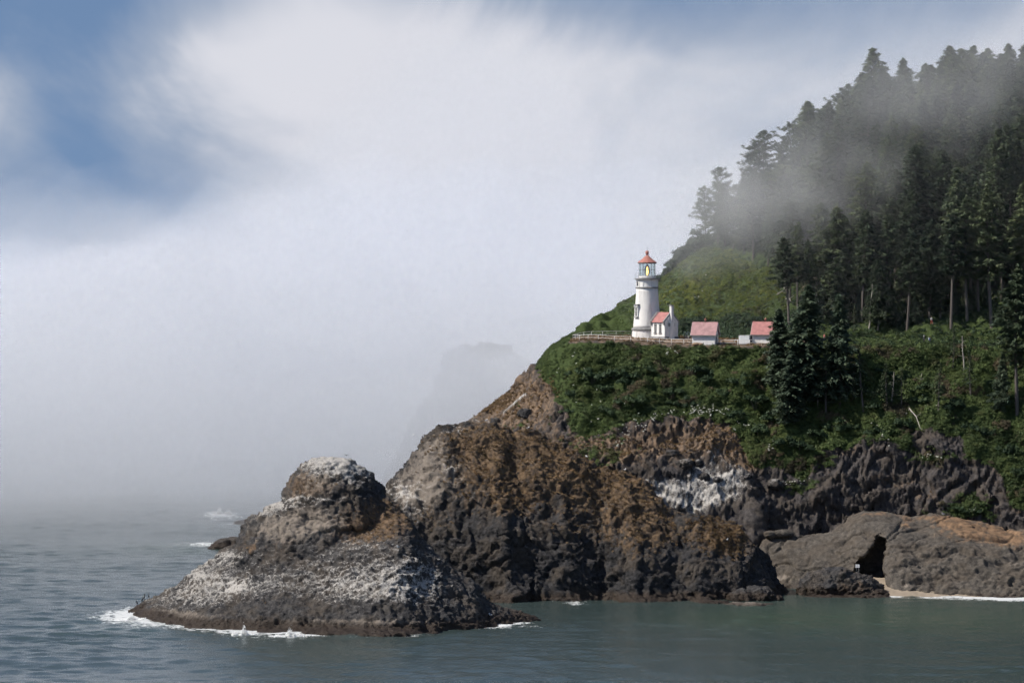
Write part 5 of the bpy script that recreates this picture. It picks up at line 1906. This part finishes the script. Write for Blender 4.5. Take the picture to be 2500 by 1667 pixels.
rs = (WR - WH) / (WW / 2)
r1 = slope_sheet(-WL + 0.22, -0.22, -0.22, WH - 0.22 * rs + 0.02, WW / 2, WR + 0.02, 0.10, 'roof_slope', M['red_roof'], WK)
r2 = slope_sheet(-WL + 0.22, -0.22, WW + 0.22, WH - 0.22 * rs + 0.02, WW / 2, WR + 0.02, 0.10, 'roof_slope', M['red_roof'], WK)
for xx in (-WL + 0.10, -0.10):
    for (ya, yb) in ((-0.20, WW / 2), (WW + 0.20, WW / 2)):
        slope_sheet(xx - 0.15, xx + 0.15, ya, WH - 0.20 * rs + 0.03, yb, WR + 0.03, 0.26, 'parapet_coping', M['grey_trim'], WK)
    for ya in (-0.16, WW + 0.16):
        MB().box((xx, ya, WH - 0.42), (0.30, 0.34, 0.50)).build('corbel', M['grey_trim'], WK)
# ribs of the roof
for k in range(7):
    slope_sheet(-WL + 0.5 + k * 0.49, -WL + 0.54 + k * 0.49, -0.20, WH - 0.20 * rs + 0.12, WW / 2 - 0.02, WR + 0.11, 0.045, 'seam', M['red_roof'], r1)
# windows in the long wall
for xx in (-2.75, -1.30):
    wd = MB().box((xx, 0.02, 2.35), (0.66, 0.20, 1.75)).build('window', M['grey_trim'], WK)
    MB().box((xx, -0.07, 2.30), (0.44, 0.06, 1.5)).build('pane', M['pane_dark'], wd)
    MB().box((xx, -0.115, 2.30), (0.05, 0.03, 1.5)).build('muntin', M['white_clean'], wd)
    for zz in (1.95, 2.35, 2.75):
        MB().box((xx, -0.112, zz), (0.44, 0.03, 0.04)).build('muntin', M['white_clean'], wd)
    MB().box((xx, -0.08, 1.42), (0.82, 0.26, 0.12)).build('sill', M['grey_trim'], wd)
    MB().prism([(xx - 0.42, 3.16), (xx + 0.42, 3.16), (xx + 0.32, 3.36), (xx + 0.08, 3.40), (xx, 3.62), (xx - 0.08, 3.40), (xx - 0.32, 3.36)], -0.14, 0.06).build('hood', M['grey_trim'], wd)
# chimney breast on the gable
ch = MB().box((0.22, WW / 2 - 0.12, 1.45), (0.50, 1.15, 4.6)).build('chimney', M['white_clean'], WK)
MB().box((0.16, WW / 2 - 0.12, 5.45), (0.62, 0.62, 3.5)).build('chimney_stack', M['white_paint'], ch)
MB().box((0.16, WW / 2 - 0.12, 7.18), (0.80, 0.80, 0.22)).build('chimney_cap', M['grey_trim'], ch)
for yy in (WW / 2 - 0.78, WW / 2 + 0.54):
    MB().box((0.20, yy, 3.2), (0.40, 0.22, 0.7)).build('chimney_shoulder', M['grey_trim'], ch)
# link between tower and room
MB().box((-WL - 0.55, WW / 2 - 0.1, 1.75), (1.3, 1.9, 4.4)).build('passage_wall', M['white_clean'], WK)
slope_sheet(-WL - 1.2, -WL + 0.10, 0.55, 3.75, WW / 2 - 0.1, 4.75, 0.10, 'passage_roof', M['red_roof'], WK)
slope_sheet(-WL - 1.2, -WL + 0.10, WW - 0.75, 3.75, WW / 2 - 0.1, 4.75, 0.10, 'passage_roof', M['red_roof'], WK)
# steps at the back corner
st = empty('steps', (CX + 3.75, CY + 2.2, CZ - 0.1), math.radians(-48), 'short grey stair with pipe handrail behind the workroom', 'stairs')
for k in range(4):
    MB().box((0.15 + 0.28 * k, 0.9, 0.75 - 0.19 * k), (0.30, 1.0, 0.12)).build('step', M['grey_found'], st)
for yy in (0.42, 1.38):
    MB().tube([(0.0, yy, 1.85), (0.5, yy, 1.75), (1.3, yy, 1.05)], 0.03, 5).build('handrail', M['rail_white'], st)
    for k in (0.0, 0.55, 1.3):
        MB().tube([(k, yy, -0.3), (k, yy, 1.85 - 0.62 * k)], 0.028, 5).build('rail_post', M['rail_white'], st)


# ------------------------------------------------------------------ the two small store cottages
def store(px, py, Y, label, roofmat, length=4.75, width=3.9, h=2.35, hr=4.55, rz=-14.0):
    x, y, z = P(px, py, Y)
    e = empty('store_cottage', (x, y, z), math.radians(rz), label, 'cottage', 'store cottages')
    MB().box((-length / 2, width / 2, -0.4), (length + 0.08, width + 0.08, 1.0)).build('foundation', M['grey_found'], e)
    MB().prism([(0, 0.1), (width, 0.1), (width, h), (width / 2, hr - 0.12), (0, h)], -length, 0, Matrix(((0, 1, 0, 0), (1, 0, 0, 0), (0, 0, 1, 0), (0, 0, 0, 1)))).build('wall', M['white_clean'], e)
    rs_ = (hr - h) / (width / 2)
    ov = 0.36
    for (ya, yb) in ((-ov, width / 2), (width + ov, width / 2)):
        slope_sheet(-length - 0.32, 0.32, ya, h - ov * rs_, yb, hr, 0.12, 'roof_slope', roofmat, e)
    for xx in (-length - 0.33, 0.33):
        for (ya, yb) in ((-ov, width / 2), (width + ov, width / 2)):
            slope_sheet(xx - 0.03, xx + 0.03, ya, h - ov * rs_ - 0.14, yb, hr - 0.14, 0.14, 'barge_board', M['white_paint'], e)
    MB().box((-length / 2, -ov - 0.02, h - ov * rs_ - 0.02), (length + 0.6, 0.08, 0.14)).build('gutter', M['grey_trim'], e)
    MB().box((-length / 2, width / 2, hr + 0.12), (length + 0.64, 0.20, 0.10)).build('ridge_cap', roofmat, e)
    v = MB().lathe([(0.13, hr + 0.1), (0.13, hr + 0.45), (0.24, hr + 0.50), (0.26, hr + 0.66), (0.10, hr + 0.80), (0.05, hr + 0.95)], 12, (-length / 2, width / 2, 0)).build('roof_vent', M['red_metal'], e)
    d = MB().box((0.03, width / 2, 1.05), (0.10, 0.95, 2.0)).build('door', M['grey_trim'], e)
    MB().box((0.10, width / 2 + 0.33, 1.0), (0.06, 0.06, 0.14)).build('handle', M['dark_iron'], d)
    return e


store(1744.8, 842.5, 833.0, 'white store cottage with faded pink-red roof nearest the lighthouse', M['red_faded'], length=4.65)
store(1893.0, 841.5, 833.5, 'white store cottage with red roof half hidden by the dark spruce', M['red_roof'], length=4.75)

# white tank trailer and small things beside the second cottage
x, y, z = P(1816.5, 841.5, 834.0)
tk = empty('white_container', (x, y, z), math.radians(-14), 'plain white box container left of the half hidden cottage', 'container')
MB().box((0, 0.9, 0.98), (2.2, 1.7, 1.7)).build('body', M['white_sheet'], tk, bevel=0.04)
MB().box((0, 0.9, 1.86), (2.26, 1.76, 0.06)).build('lid', M['white_clean'], tk)
for sx in (-0.9, 0.9):
    for sy in (0.2, 1.6):
        MB().box((sx, sy, 0.02), (0.14, 0.14, 0.3)).build('foot', M['dark_iron'], tk)
for k in range(3):
    MB().box((-0.55 + 0.55 * k, 0.03, 0.98), (0.03, 0.03, 1.6)).build('rib', M['white_clean'], tk)
x, y, z = P(1798, 838.5, 835.0)
tb = empty('folding_table', (x, y, z), math.radians(-10), 'pale blue table beside the white container', 'table')
MB().box((0, 0, 0.78), (0.85, 0.6, 0.06)).build('table_top', M['blue_grey'], tb)
for sx in (-0.36, 0.36):
    for sy in (-0.24, 0.24):
        MB().tube([(sx, sy, -0.2), (sx, sy, 0.76)], 0.025, 5).build('leg', M['grey_iron'], tb)
x, y, z = P(1834, 841.0, 834.6)
dn = empty('dark_hatch', (x, y, z), math.radians(-14), 'narrow dark board leaning between container and cottage', 'board')
MB().box((0, 0.3, 0.85), (0.46, 0.10, 1.8)).build('panel', M['dark_iron'], dn, bevel=0.01)
MB().box((0, 0.22, 0.85), (0.36, 0.05, 1.6)).build('inset', M['pane_dark'], dn)
# earth heap before the first cottage
lump_rock([(1700, 841, 832.5, 0.95, 0.6, 0.36), (1710, 841.5, 832.4, 0.5, 0.45, 0.26)], 0.06, crag((3, 0.06), (1.2, 0.05), (0.5, 0.05)), 'earth_heap', 'low dark heap of earth in front of the first cottage', M['dirt'], cat='heap')
lump_rock([(1641, 845.5, 833.0, 0.6, 0.4, 0.26)], 0.06, crag((3, 0.05), (1.2, 0.05), (0.5, 0.04)), 'stone', 'dark stone on the edge of the track below the workroom', M['rock'], cat='stone')


# ------------------------------------------------------------------ pipe railings
def railing(pts, label, h=1.05, step=2.3, group=None):
    P_ = [Vector(p) for p in pts]
    e = empty('railing', P_[0], 0.0, label, 'railing', group)
    dense = []
    for a, b in zip(P_[:-1], P_[1:]):
        n = max(1, int((b - a).length / step))
        for k in range(n):
            dense.append(a.lerp(b, k / n))
    dense.append(P_[-1])
    o = P_[0]
    for p in dense:
        q = p - o
        MB().tube([q + Vector((0, 0, -0.4)), q + Vector((0, 0, h))], 0.045, 5).build('post', M['rail_white'], e)
    for hh, rr in ((h, 0.05), (h * 0.5, 0.035)):
        MB().tube([p - o + Vector((0, 0, hh)) for p in dense], rr, 5).build('rail', M['rail_white'], e)
    return e


def gpt(px, s):
    g = ground(px, s)
    return (g.x, g.y, g.z)


tip = gpt(1399, 3.40)
railing([tip] + [gpt(a, b) for a, b in ((1404, 3.25), (1415, 3.14), (1435, 3.09), (1460, 3.07), (1500, 3.06), (1540, 3.06), (1580, 3.06), (1640, 3.06), (1700, 3.06), (1760, 3.06), (1800, 3.06), (1860, 3.06))],
        'white pipe railing along the front edge of the terrace', group='terrace railings')
railing([tip] + [gpt(a, b) for a, b in ((1410, 3.55), (1425, 3.66), (1445, 3.76), (1470, 3.82), (1505, 3.84), (1541, 3.80))],
        'white pipe railing round the back of the terrace left of the tower', group='terrace railings')
# old rail sections lying on the brown shoulder
for k, (a, b) in enumerate((((1228, 1008), (1275, 966)), ((1252, 985), (1281, 964)))):
    ga, gb = ground_at_px(a[0], a[1], 0.5, 3.0), ground_at_px(b[0], b[1], 0.5, 3.0)
    railing([(ga.x, ga.y - 0.5, ga.z), ((ga.x + gb.x) / 2, (ga.y + gb.y) / 2 - 0.7, (ga.z + gb.z) / 2), (gb.x, gb.y - 0.5, gb.z)],
            ('longer' if k == 0 else 'shorter') + ' old white rail slanting down the brown shoulder', h=0.55, step=3.0)
# ------------------------------------------------------------------ people on the track
def skin_mesh(name, verts, edges, radii, mat, parent, root=0):
    me = bpy.data.meshes.new(name)
    me.from_pydata(verts, edges, [])
    me.update()
    o = link_obj(name, me, mat, parent)
    md = o.modifiers.new('skin', 'SKIN')
    md.use_smooth_shade = True
    sv = me.skin_vertices[0].data
    for i, r in enumerate(radii):
        sv[i].radius = (r, r)
    sv[root].use_root = True
    ss_ = o.modifiers.new('sub', 'SUBSURF')
    ss_.levels = 1
    ss_.render_levels = 1
    return o


def cloth(name, col):
    return simple(name, col, 0.85, 0.08, 6.0)


def person(loc, rz, label, top, legs, hair, walk=0.18, carry=None, hat=None):
    e = empty('person', loc, rz, label, 'person')
    J = {'pel': (0, 0, 0.93), 'chest': (0, 0.01, 1.28), 'neck': (0, 0, 1.47), 'head': (0, -0.02, 1.60), 'crown': (0, -0.01, 1.72),
         'sl': (0.17, 0, 1.40), 'el': (0.24, 0.05, 1.14), 'wl': (0.25, -0.06, 0.92), 'hl': (0.25, -0.08, 0.82),
         'sr': (-0.17, 0, 1.40), 'er': (-0.24, 0.03, 1.14), 'wr': (-0.25, -0.10, 0.93), 'hr': (-0.25, -0.12, 0.83),
         'tl': (0.09, 0, 0.88), 'kl': (0.10, -walk, 0.50), 'al': (0.10, -walk * 0.9, 0.09), 'fl': (0.10, -walk * 0.9 - 0.16, 0.03),
         'tr': (-0.09, 0, 0.88), 'kr': (-0.10, walk * 0.25, 0.49), 'ar': (-0.10, walk * 1.0, 0.10), 'fr': (-0.10, walk * 1.0 - 0.15, 0.03)}
    R = {'pel': 0.13, 'chest': 0.15, 'neck': 0.055, 'head': 0.095, 'crown': 0.07, 'sl': 0.06, 'el': 0.045, 'wl': 0.032, 'hl': 0.035, 'sr': 0.06, 'er': 0.045, 'wr': 0.032, 'hr': 0.035,
         'tl': 0.085, 'kl': 0.06, 'al': 0.04, 'fl': 0.035, 'tr': 0.085, 'kr': 0.06, 'ar': 0.04, 'fr': 0.035}
    E = [('pel', 'chest'), ('chest', 'neck'), ('neck', 'head'), ('head', 'crown'), ('chest', 'sl'), ('sl', 'el'), ('el', 'wl'), ('wl', 'hl'), ('chest', 'sr'), ('sr', 'er'), ('er', 'wr'), ('wr', 'hr'),
         ('pel', 'tl'), ('tl', 'kl'), ('kl', 'al'), ('al', 'fl'), ('pel', 'tr'), ('tr', 'kr'), ('kr', 'ar'), ('ar', 'fr')]

    def sub(names, grow, nm, mat, root):
        idx = {k: i for i, k in enumerate(names)}
        ed = [(idx[a], idx[b]) for a, b in E if a in idx and b in idx]
        return skin_mesh(nm, [J[k] for k in names], ed, [R[k] * grow for k in names], mat, e, idx[root])
    sub(list(J), 1.0, 'body', M['skin'], 'pel')
    sub(['pel', 'chest', 'sl', 'el', 'wl', 'sr', 'er', 'wr'], 1.16, 'shirt', top, 'pel')
    sub(['pel', 'tl', 'kl', 'al', 'tr', 'kr', 'ar'], 1.14, 'trousers', legs, 'pel')
    MB().lathe([(0.02, 1.80), (0.10, 1.77), (0.125, 1.70), (0.12, 1.62), (0.10, 1.58)], 12).build('hat' if hat else 'hair', hat or hair, e)
    if carry:
        MB().box((0, 0.22, 1.22), (0.32, 0.18, 0.46)).build('backpack', carry, e, bevel=0.04)
    return e


hairm = cloth('brown_hair', (0.05, 0.03, 0.02))
g = ground_at_px(2268, 797, 4.0, 5.0)
person((g.x, g.y - 2.2, g.z + 0.35), math.radians(40), 'person in a white top and red trousers on the upper path under the trees', cloth('white_top', (0.75, 0.72, 0.72)), cloth('red_trousers', (0.42, 0.10, 0.08)), hairm)
g = ground(2012, 3.22)
person((g.x, g.y, g.z + 0.25), math.radians(-60), 'person in a pink-red top on the track behind the big dense spruce', cloth('pink_top', (0.55, 0.14, 0.14)), cloth('grey_trousers', (0.10, 0.10, 0.12)), hairm)
g = ground(2255, 3.20)
person((g.x, g.y, g.z), math.radians(70), 'person with a white cap and grey jacket on the track', cloth('grey_jacket', (0.12, 0.13, 0.15)), cloth('dark_trousers', (0.03, 0.03, 0.04)), hairm, hat=cloth('white_cap', (0.8, 0.8, 0.8)))
g = ground(2271, 3.20)
person((g.x, g.y, g.z - 0.15), math.radians(70), 'person in blue with a pale backpack on the track beside the white cap', cloth('blue_jacket', (0.05, 0.09, 0.25)), cloth('blue_trousers', (0.03, 0.04, 0.08)), hairm,
       carry=cloth('pale_backpack', (0.5, 0.52, 0.55)))
# white bench on the track
g = ground(2041, 3.25)
bn = empty('bench', (g.x, g.y, g.z), 0.0, 'white bench on the track behind the dense spruces', 'bench')
MB().box((0, 0, 0.72), (1.3, 0.5, 0.10)).build('seat', M['white_sheet'], bn)
MB().box((0, 0.27, 1.02), (1.3, 0.06, 0.42)).build('backrest', M['white_sheet'], bn)
for sx in (-0.55, 0.55):
    MB().box((sx, 0, 0.34), (0.08, 0.42, 0.72)).build('leg', M['grey_iron'], bn)

# ------------------------------------------------------------------ warning board on the black rock
kz = verts_of(bpy.data.objects['shore_rock'].data)
x, y, _ = P(2093.5, 1385, 771.5)
sel = kz[(np.abs(kz[:, 0] - x) < 0.6) & (np.abs(kz[:, 1] - y) < 1.5)]
zt = float(sel[:, 2].max()) if len(sel) else 4.5
zb = EYE - (1385 - HOR) / F * y
sg = empty('notice_board', (x, y, min(zt, zb - 0.4) - 0.1), math.radians(-8), 'small white notice board on two posts on the black rock', 'sign')
hb = zb - sg.location.z
MB().box((0, 0, hb + 0.32), (0.76, 0.05, 0.60)).build('board', M['white_sheet'], sg)
for sx in (-0.24, 0.24):
    MB().tube([(sx, 0.06, -0.3), (sx, 0.06, hb + 0.55)], 0.04, 6).build('post', M['grey_iron'], sg)
for k in range(3):
    MB().box((0, -0.028, hb + 0.18 + 0.14 * k), (0.5 - 0.08 * k, 0.006, 0.05)).build('printed_line', M['grey_trim'], sg)


# ------------------------------------------------------------------ birds
def ell(mb, c, s, seg=10, rot=None):
    r = bmesh.ops.create_uvsphere(mb.bm, u_segments=seg, v_segments=7, radius=1.0)
    Mx = Matrix.Translation(c) @ (rot.to_4x4() if rot else Matrix.Identity(4)) @ Matrix.Diagonal((*s, 1))
    bmesh.ops.transform(mb.bm, matrix=Mx, verts=r['verts'])
    for v in r['verts']:
        for f in v.link_faces:
            f.smooth = True
    return mb


def gull(loc, rz, label, s=1.0):
    e = empty('gull', loc, rz, label, 'bird', 'white gulls on the rocks')
    e.scale = (s, s, s)
    mb = MB()
    ell(mb, (0, 0, 0.24), (0.26, 0.12, 0.12))
    ell(mb, (0.20, 0, 0.36), (0.09, 0.07, 0.12))
    ell(mb, (0.25, 0, 0.45), (0.09, 0.07, 0.07))
    mb.build('body', M['gull_white'], e)
    for sy in (-0.10, 0.10):
        ell(MB(), (-0.08, sy, 0.28), (0.27, 0.035, 0.08)).build('wing', M['gull_grey'], e)
        MB().tube([(0.02, sy * 0.4, -0.05), (0.02, sy * 0.4, 0.16)], 0.012, 4).build('leg', M['beak'], e)
    MB().tube([(0.32, 0, 0.45), (0.41, 0, 0.43)], 0.022, 5, 0.006).build('beak', M['beak'], e)
    return e


def top_at(obj, px, py):
    V_ = verts_of(obj.data)
    qx, qy = to_px(V_)
    d = (qx - px) ** 2 + (qy - py) ** 2
    c = np.where(d < 9)[0]
    if len(c) == 0:
        c = np.array([int(np.argmin(d))])
    return Vector(V_[c[np.argmin(V_[c, 1])]].tolist())


def crest_at(obj, px):
    V_ = verts_of(obj.data)
    qx, qy = to_px(V_)
    c = np.where(np.abs(qx - px) < 4)[0]
    return Vector(V_[c[np.argmin(qy[c])]].tolist())


for k, (o, px_, py_, lab) in enumerate([(stackB, 1190, None, 'gull on the summit of the biggest stack'), (stackB, 1286, None, 'gull on the second hump of the biggest stack'), (stackB, 1434, None, 'gull halfway down the right ridge of the biggest stack'),
                                        (stackB, 1527, None, 'gull on the low saddle of the biggest stack'), (stackC, 1777, 1322, 'gull on the orange grass of the knob'), (caveE, 2305, None, 'gull on the sandy crest above the cave rock'),
                                        (stackA, 972, 1336, 'gull on the right flank of the near stack'), (stackA, 1195, 1505, 'gull low on the right end of the near stack')]):
    q = crest_at(o, px_) if py_ is None else top_at(o, px_, py_)
    gull((q.x, q.y, q.z + 0.03), random.uniform(0, 6.28), lab, 1.15)


def cormorant(loc, rz, label):
    e = empty('cormorant', loc, rz, label, 'bird', 'cormorants on the left tip')
    mb = MB()
    ell(mb, (0, 0, 0.40), (0.13, 0.12, 0.30), rot=Matrix.Rotation(0.35, 3, 'Y'))
    mb.tube([(0.10, 0, 0.62), (0.14, 0, 0.78), (0.12, 0, 0.90)], 0.05, 6, 0.035)
    ell(mb, (0.15, 0, 0.93), (0.07, 0.045, 0.045))
    mb.build('body', M['black_feather'], e)
    MB().tube([(0.2, 0, 0.93), (0.31, 0, 0.94)], 0.018, 5, 0.006).build('beak', M['beak'], e)
    MB().box((-0.16, 0, 0.14), (0.22, 0.10, 0.05), Matrix.Rotation(-0.9, 3, 'Y')).build('tail', M['black_feather'], e)
    return e


for k, (px_, lab) in enumerate([(334, 'leftmost of the upright black cormorants on the sloping tip'), (345, 'second black cormorant from the left on the sloping tip'), (350, 'third black cormorant from the left on the sloping tip'),
                                (356, 'fourth black cormorant from the left on the sloping tip'), (361, 'rightmost black cormorant on the sloping tip')]):
    q = crest_at(stackA, px_)
    cormorant((q.x, q.y, q.z - 0.03), random.uniform(0, 6.28), lab)


def flying(loc, rz, label, bodym, wingm, span=1.3, dihedral=0.3):
    e = empty('flying_bird', loc, rz, label, 'bird')
    mb = MB()
    ell(mb, (0, 0, 0), (0.28, 0.09, 0.09))
    ell(mb, (0.28, 0, 0.03), (0.09, 0.06, 0.06))
    mb.build('body', bodym, e)
    for sy in (-1, 1):
        w_ = MB()
        h_ = span / 2
        pr = [(0.12, 0.05 * sy, 0.04), (0.16, 0.5 * h_ * sy, 0.04 + dihedral * 0.35), (0.02, h_ * sy, 0.04 + dihedral * 0.30), (-0.06, 0.6 * h_ * sy, 0.03 + dihedral * 0.34), (-0.12, 0.05 * sy, 0.02)]
        a = [w_.bm.verts.new(p) for p in pr]
        b = [w_.bm.verts.new((p[0], p[1], p[2] + 0.02)) for p in pr]
        w_.bm.faces.new(a)
        w_.bm.faces.new(b)
        for k in range(5):
            w_.bm.faces.new((a[k], a[(k + 1) % 5], b[(k + 1) % 5], b[k]))
        w_.build('wing', wingm, e)
    return e


flying(P(846, 1111, 715), 1.2, 'dark bird flying just above the domed cap of the near stack', M['black_feather'], M['black_feather'], 1.2, 0.25)
flying(P(1010, 1063, 760), 0.5, 'white gull flying left of the biggest stack', M['gull_white'], M['gull_white'], 1.2, 0.5)
# ------------------------------------------------------------------ air: the fog bank that rolls in behind the headland
def fog_air(name, density, col=(0.888, 0.908, 0.952)):
    m, t = material(name)
    v = t.n('ShaderNodeVolumePrincipled', {'Color': (*col, 1), 'Density': density, 'Anisotropy': 0.0})
    t.n('ShaderNodeOutputMaterial', {'Volume': v.outputs[0]})
    return m


def fog_bank(name, y0, y1, density, base, slope, seed, label, x0=-900, x1=900, drop=0.0):
    """a closed body of even fog with a rolling top that climbs away from the viewer"""
    xs = np.linspace(x0, x1, 90)
    ys = np.linspace(y0, y1, 40)
    XX, YY = np.meshgrid(xs, ys)
    q = np.stack([XX.ravel() / 95.0 + seed, YY.ravel() / 120.0, np.full(XX.size, seed * 1.7)], 1)
    H = (base + (YY - y0) * slope) * (1 - drop * sstep(-XX, 0, 170)) + 34.0 * fbm(q, 4, 0.55).reshape(XX.shape)
    H = np.maximum(H, 0.75 * base + 0.055 * (YY - y0))
    n = XX.size
    top = np.stack([XX.ravel(), YY.ravel(), H.ravel()], 1)
    bot = np.stack([XX.ravel(), YY.ravel(), np.full(n, -2.0)], 1)
    nx, ny = len(xs), len(ys)
    ii = (np.arange(ny - 1)[:, None] * nx + np.arange(nx - 1)[None, :]).ravel()
    qt = np.stack([ii, ii + 1, ii + 1 + nx, ii + nx], 1)
    qb = np.stack([ii + n, ii + nx + n, ii + 1 + nx + n, ii + 1 + n], 1)
    e = []
    for k in range(nx - 1):
        e.append((k, n + k, n + k + 1, k + 1))
        a = (ny - 1) * nx + k
        e.append((a + 1, n + a + 1, n + a, a))
    for k in range(ny - 1):
        a = k * nx
        e.append((a + nx, n + a + nx, n + a, a))
        b = k * nx + nx - 1
        e.append((b, n + b, n + b + nx, b + nx))
    me = mesh_np(name, np.vstack([top, bot]), np.vstack([qt, qb, np.array(e)]))
    return tag(link_obj(name, me, fog_air(name + '_air', density)), label, kind='stuff')


fog_bank('fog_bank', 900, 1620, 0.0008, 72, 0.12, 2.9, 'thin upper veil of the fog bank', drop=0.60)
fog_bank('fog_bank', 905, 1600, 0.0019, 46, 0.08, 1.3, 'thin front of the fog bank over the sea', drop=0.20)
fog_bank('fog_bank', 985, 1580, 0.0050, 42, 0.07, 4.7, 'pale fog bank behind the headland', drop=0.20)
fog_bank('fog_bank', 1075, 1560, 0.0120, 50, 0.06, 8.1, 'thick heart of the fog bank', drop=0.15)


def fog_puff(px, py, Y, rx, ry, rz, density, scale, label):
    """a drifting shred of fog: soft edges, uneven inside"""
    c = P(px, py, Y)
    m, t = material('drifting_fog_air')
    tcn = t.n('ShaderNodeTexCoord')
    pos = tcn.outputs['Object']
    q = t.scalev(pos, (1 / rx, 1 / ry, 1 / rz))
    r = t.n('ShaderNodeVectorMath', {0: q}, operation='LENGTH').outputs['Value']
    n1 = t.noise(pos, scale, 2, 0.6)
    f = t.ss(t.m('ADD', r, t.m('MULTIPLY', t.m('SUBTRACT', n1, 0.5), -2.6)), 1.0, 0.0, 0.0, density)
    f = t.m('MULTIPLY', f, t.ss(r, 1.0, 0.7))
    v = t.n('ShaderNodeVolumePrincipled', {'Color': (0.99, 0.993, 1.0, 1), 'Density': f})
    t.n('ShaderNodeOutputMaterial', {'Volume': v.outputs[0]})
    m.cycles.volume_step_rate = 2.0
    bm_ = bmesh.new()
    bmesh.ops.create_icosphere(bm_, subdivisions=2, radius=1.06)
    bmesh.ops.transform(bm_, matrix=Matrix.Diagonal((rx, ry, rz, 1)), verts=bm_.verts)
    me = bpy.data.meshes.new('fog_wisp')
    bm_.to_mesh(me)
    bm_.free()
    o = link_obj('fog_wisp', me, m)
    o.location = c
    return tag(o, label, kind='stuff')


fog_puff(1755, 525, 868, 34, 26, 16, 0.014, 0.06, 'fog drifting round the leftmost ridge trees above the lighthouse')
fog_puff(1900, 450, 868, 36, 26, 16, 0.0095, 0.06, 'thinner fog among the ridge trees')
fog_puff(2110, 290, 876, 40, 28, 15, 0.006, 0.06, 'thin fog on the left shoulder of the wood')
fog_puff(2360, 180, 880, 48, 32, 15, 0.008, 0.05, 'thin fog round the topmost trees')

# an even, very thin mist hangs over the wooded hill
bm_ = bmesh.new()
bmesh.ops.create_icosphere(bm_, subdivisions=4, radius=1.0)
bmesh.ops.transform(bm_, matrix=Matrix.Translation(P(2080, 430, 872)) @ Matrix.Diagonal((64, 46, 48, 1)), verts=bm_.verts)
me = bpy.data.meshes.new('hill_mist')
bm_.to_mesh(me)
bm_.free()
tag(link_obj('hill_mist', me, fog_air('hill_mist_air', 0.0008, (0.93, 0.97, 1.0))), 'very thin bluish mist hanging over the wooded hill', kind='stuff')
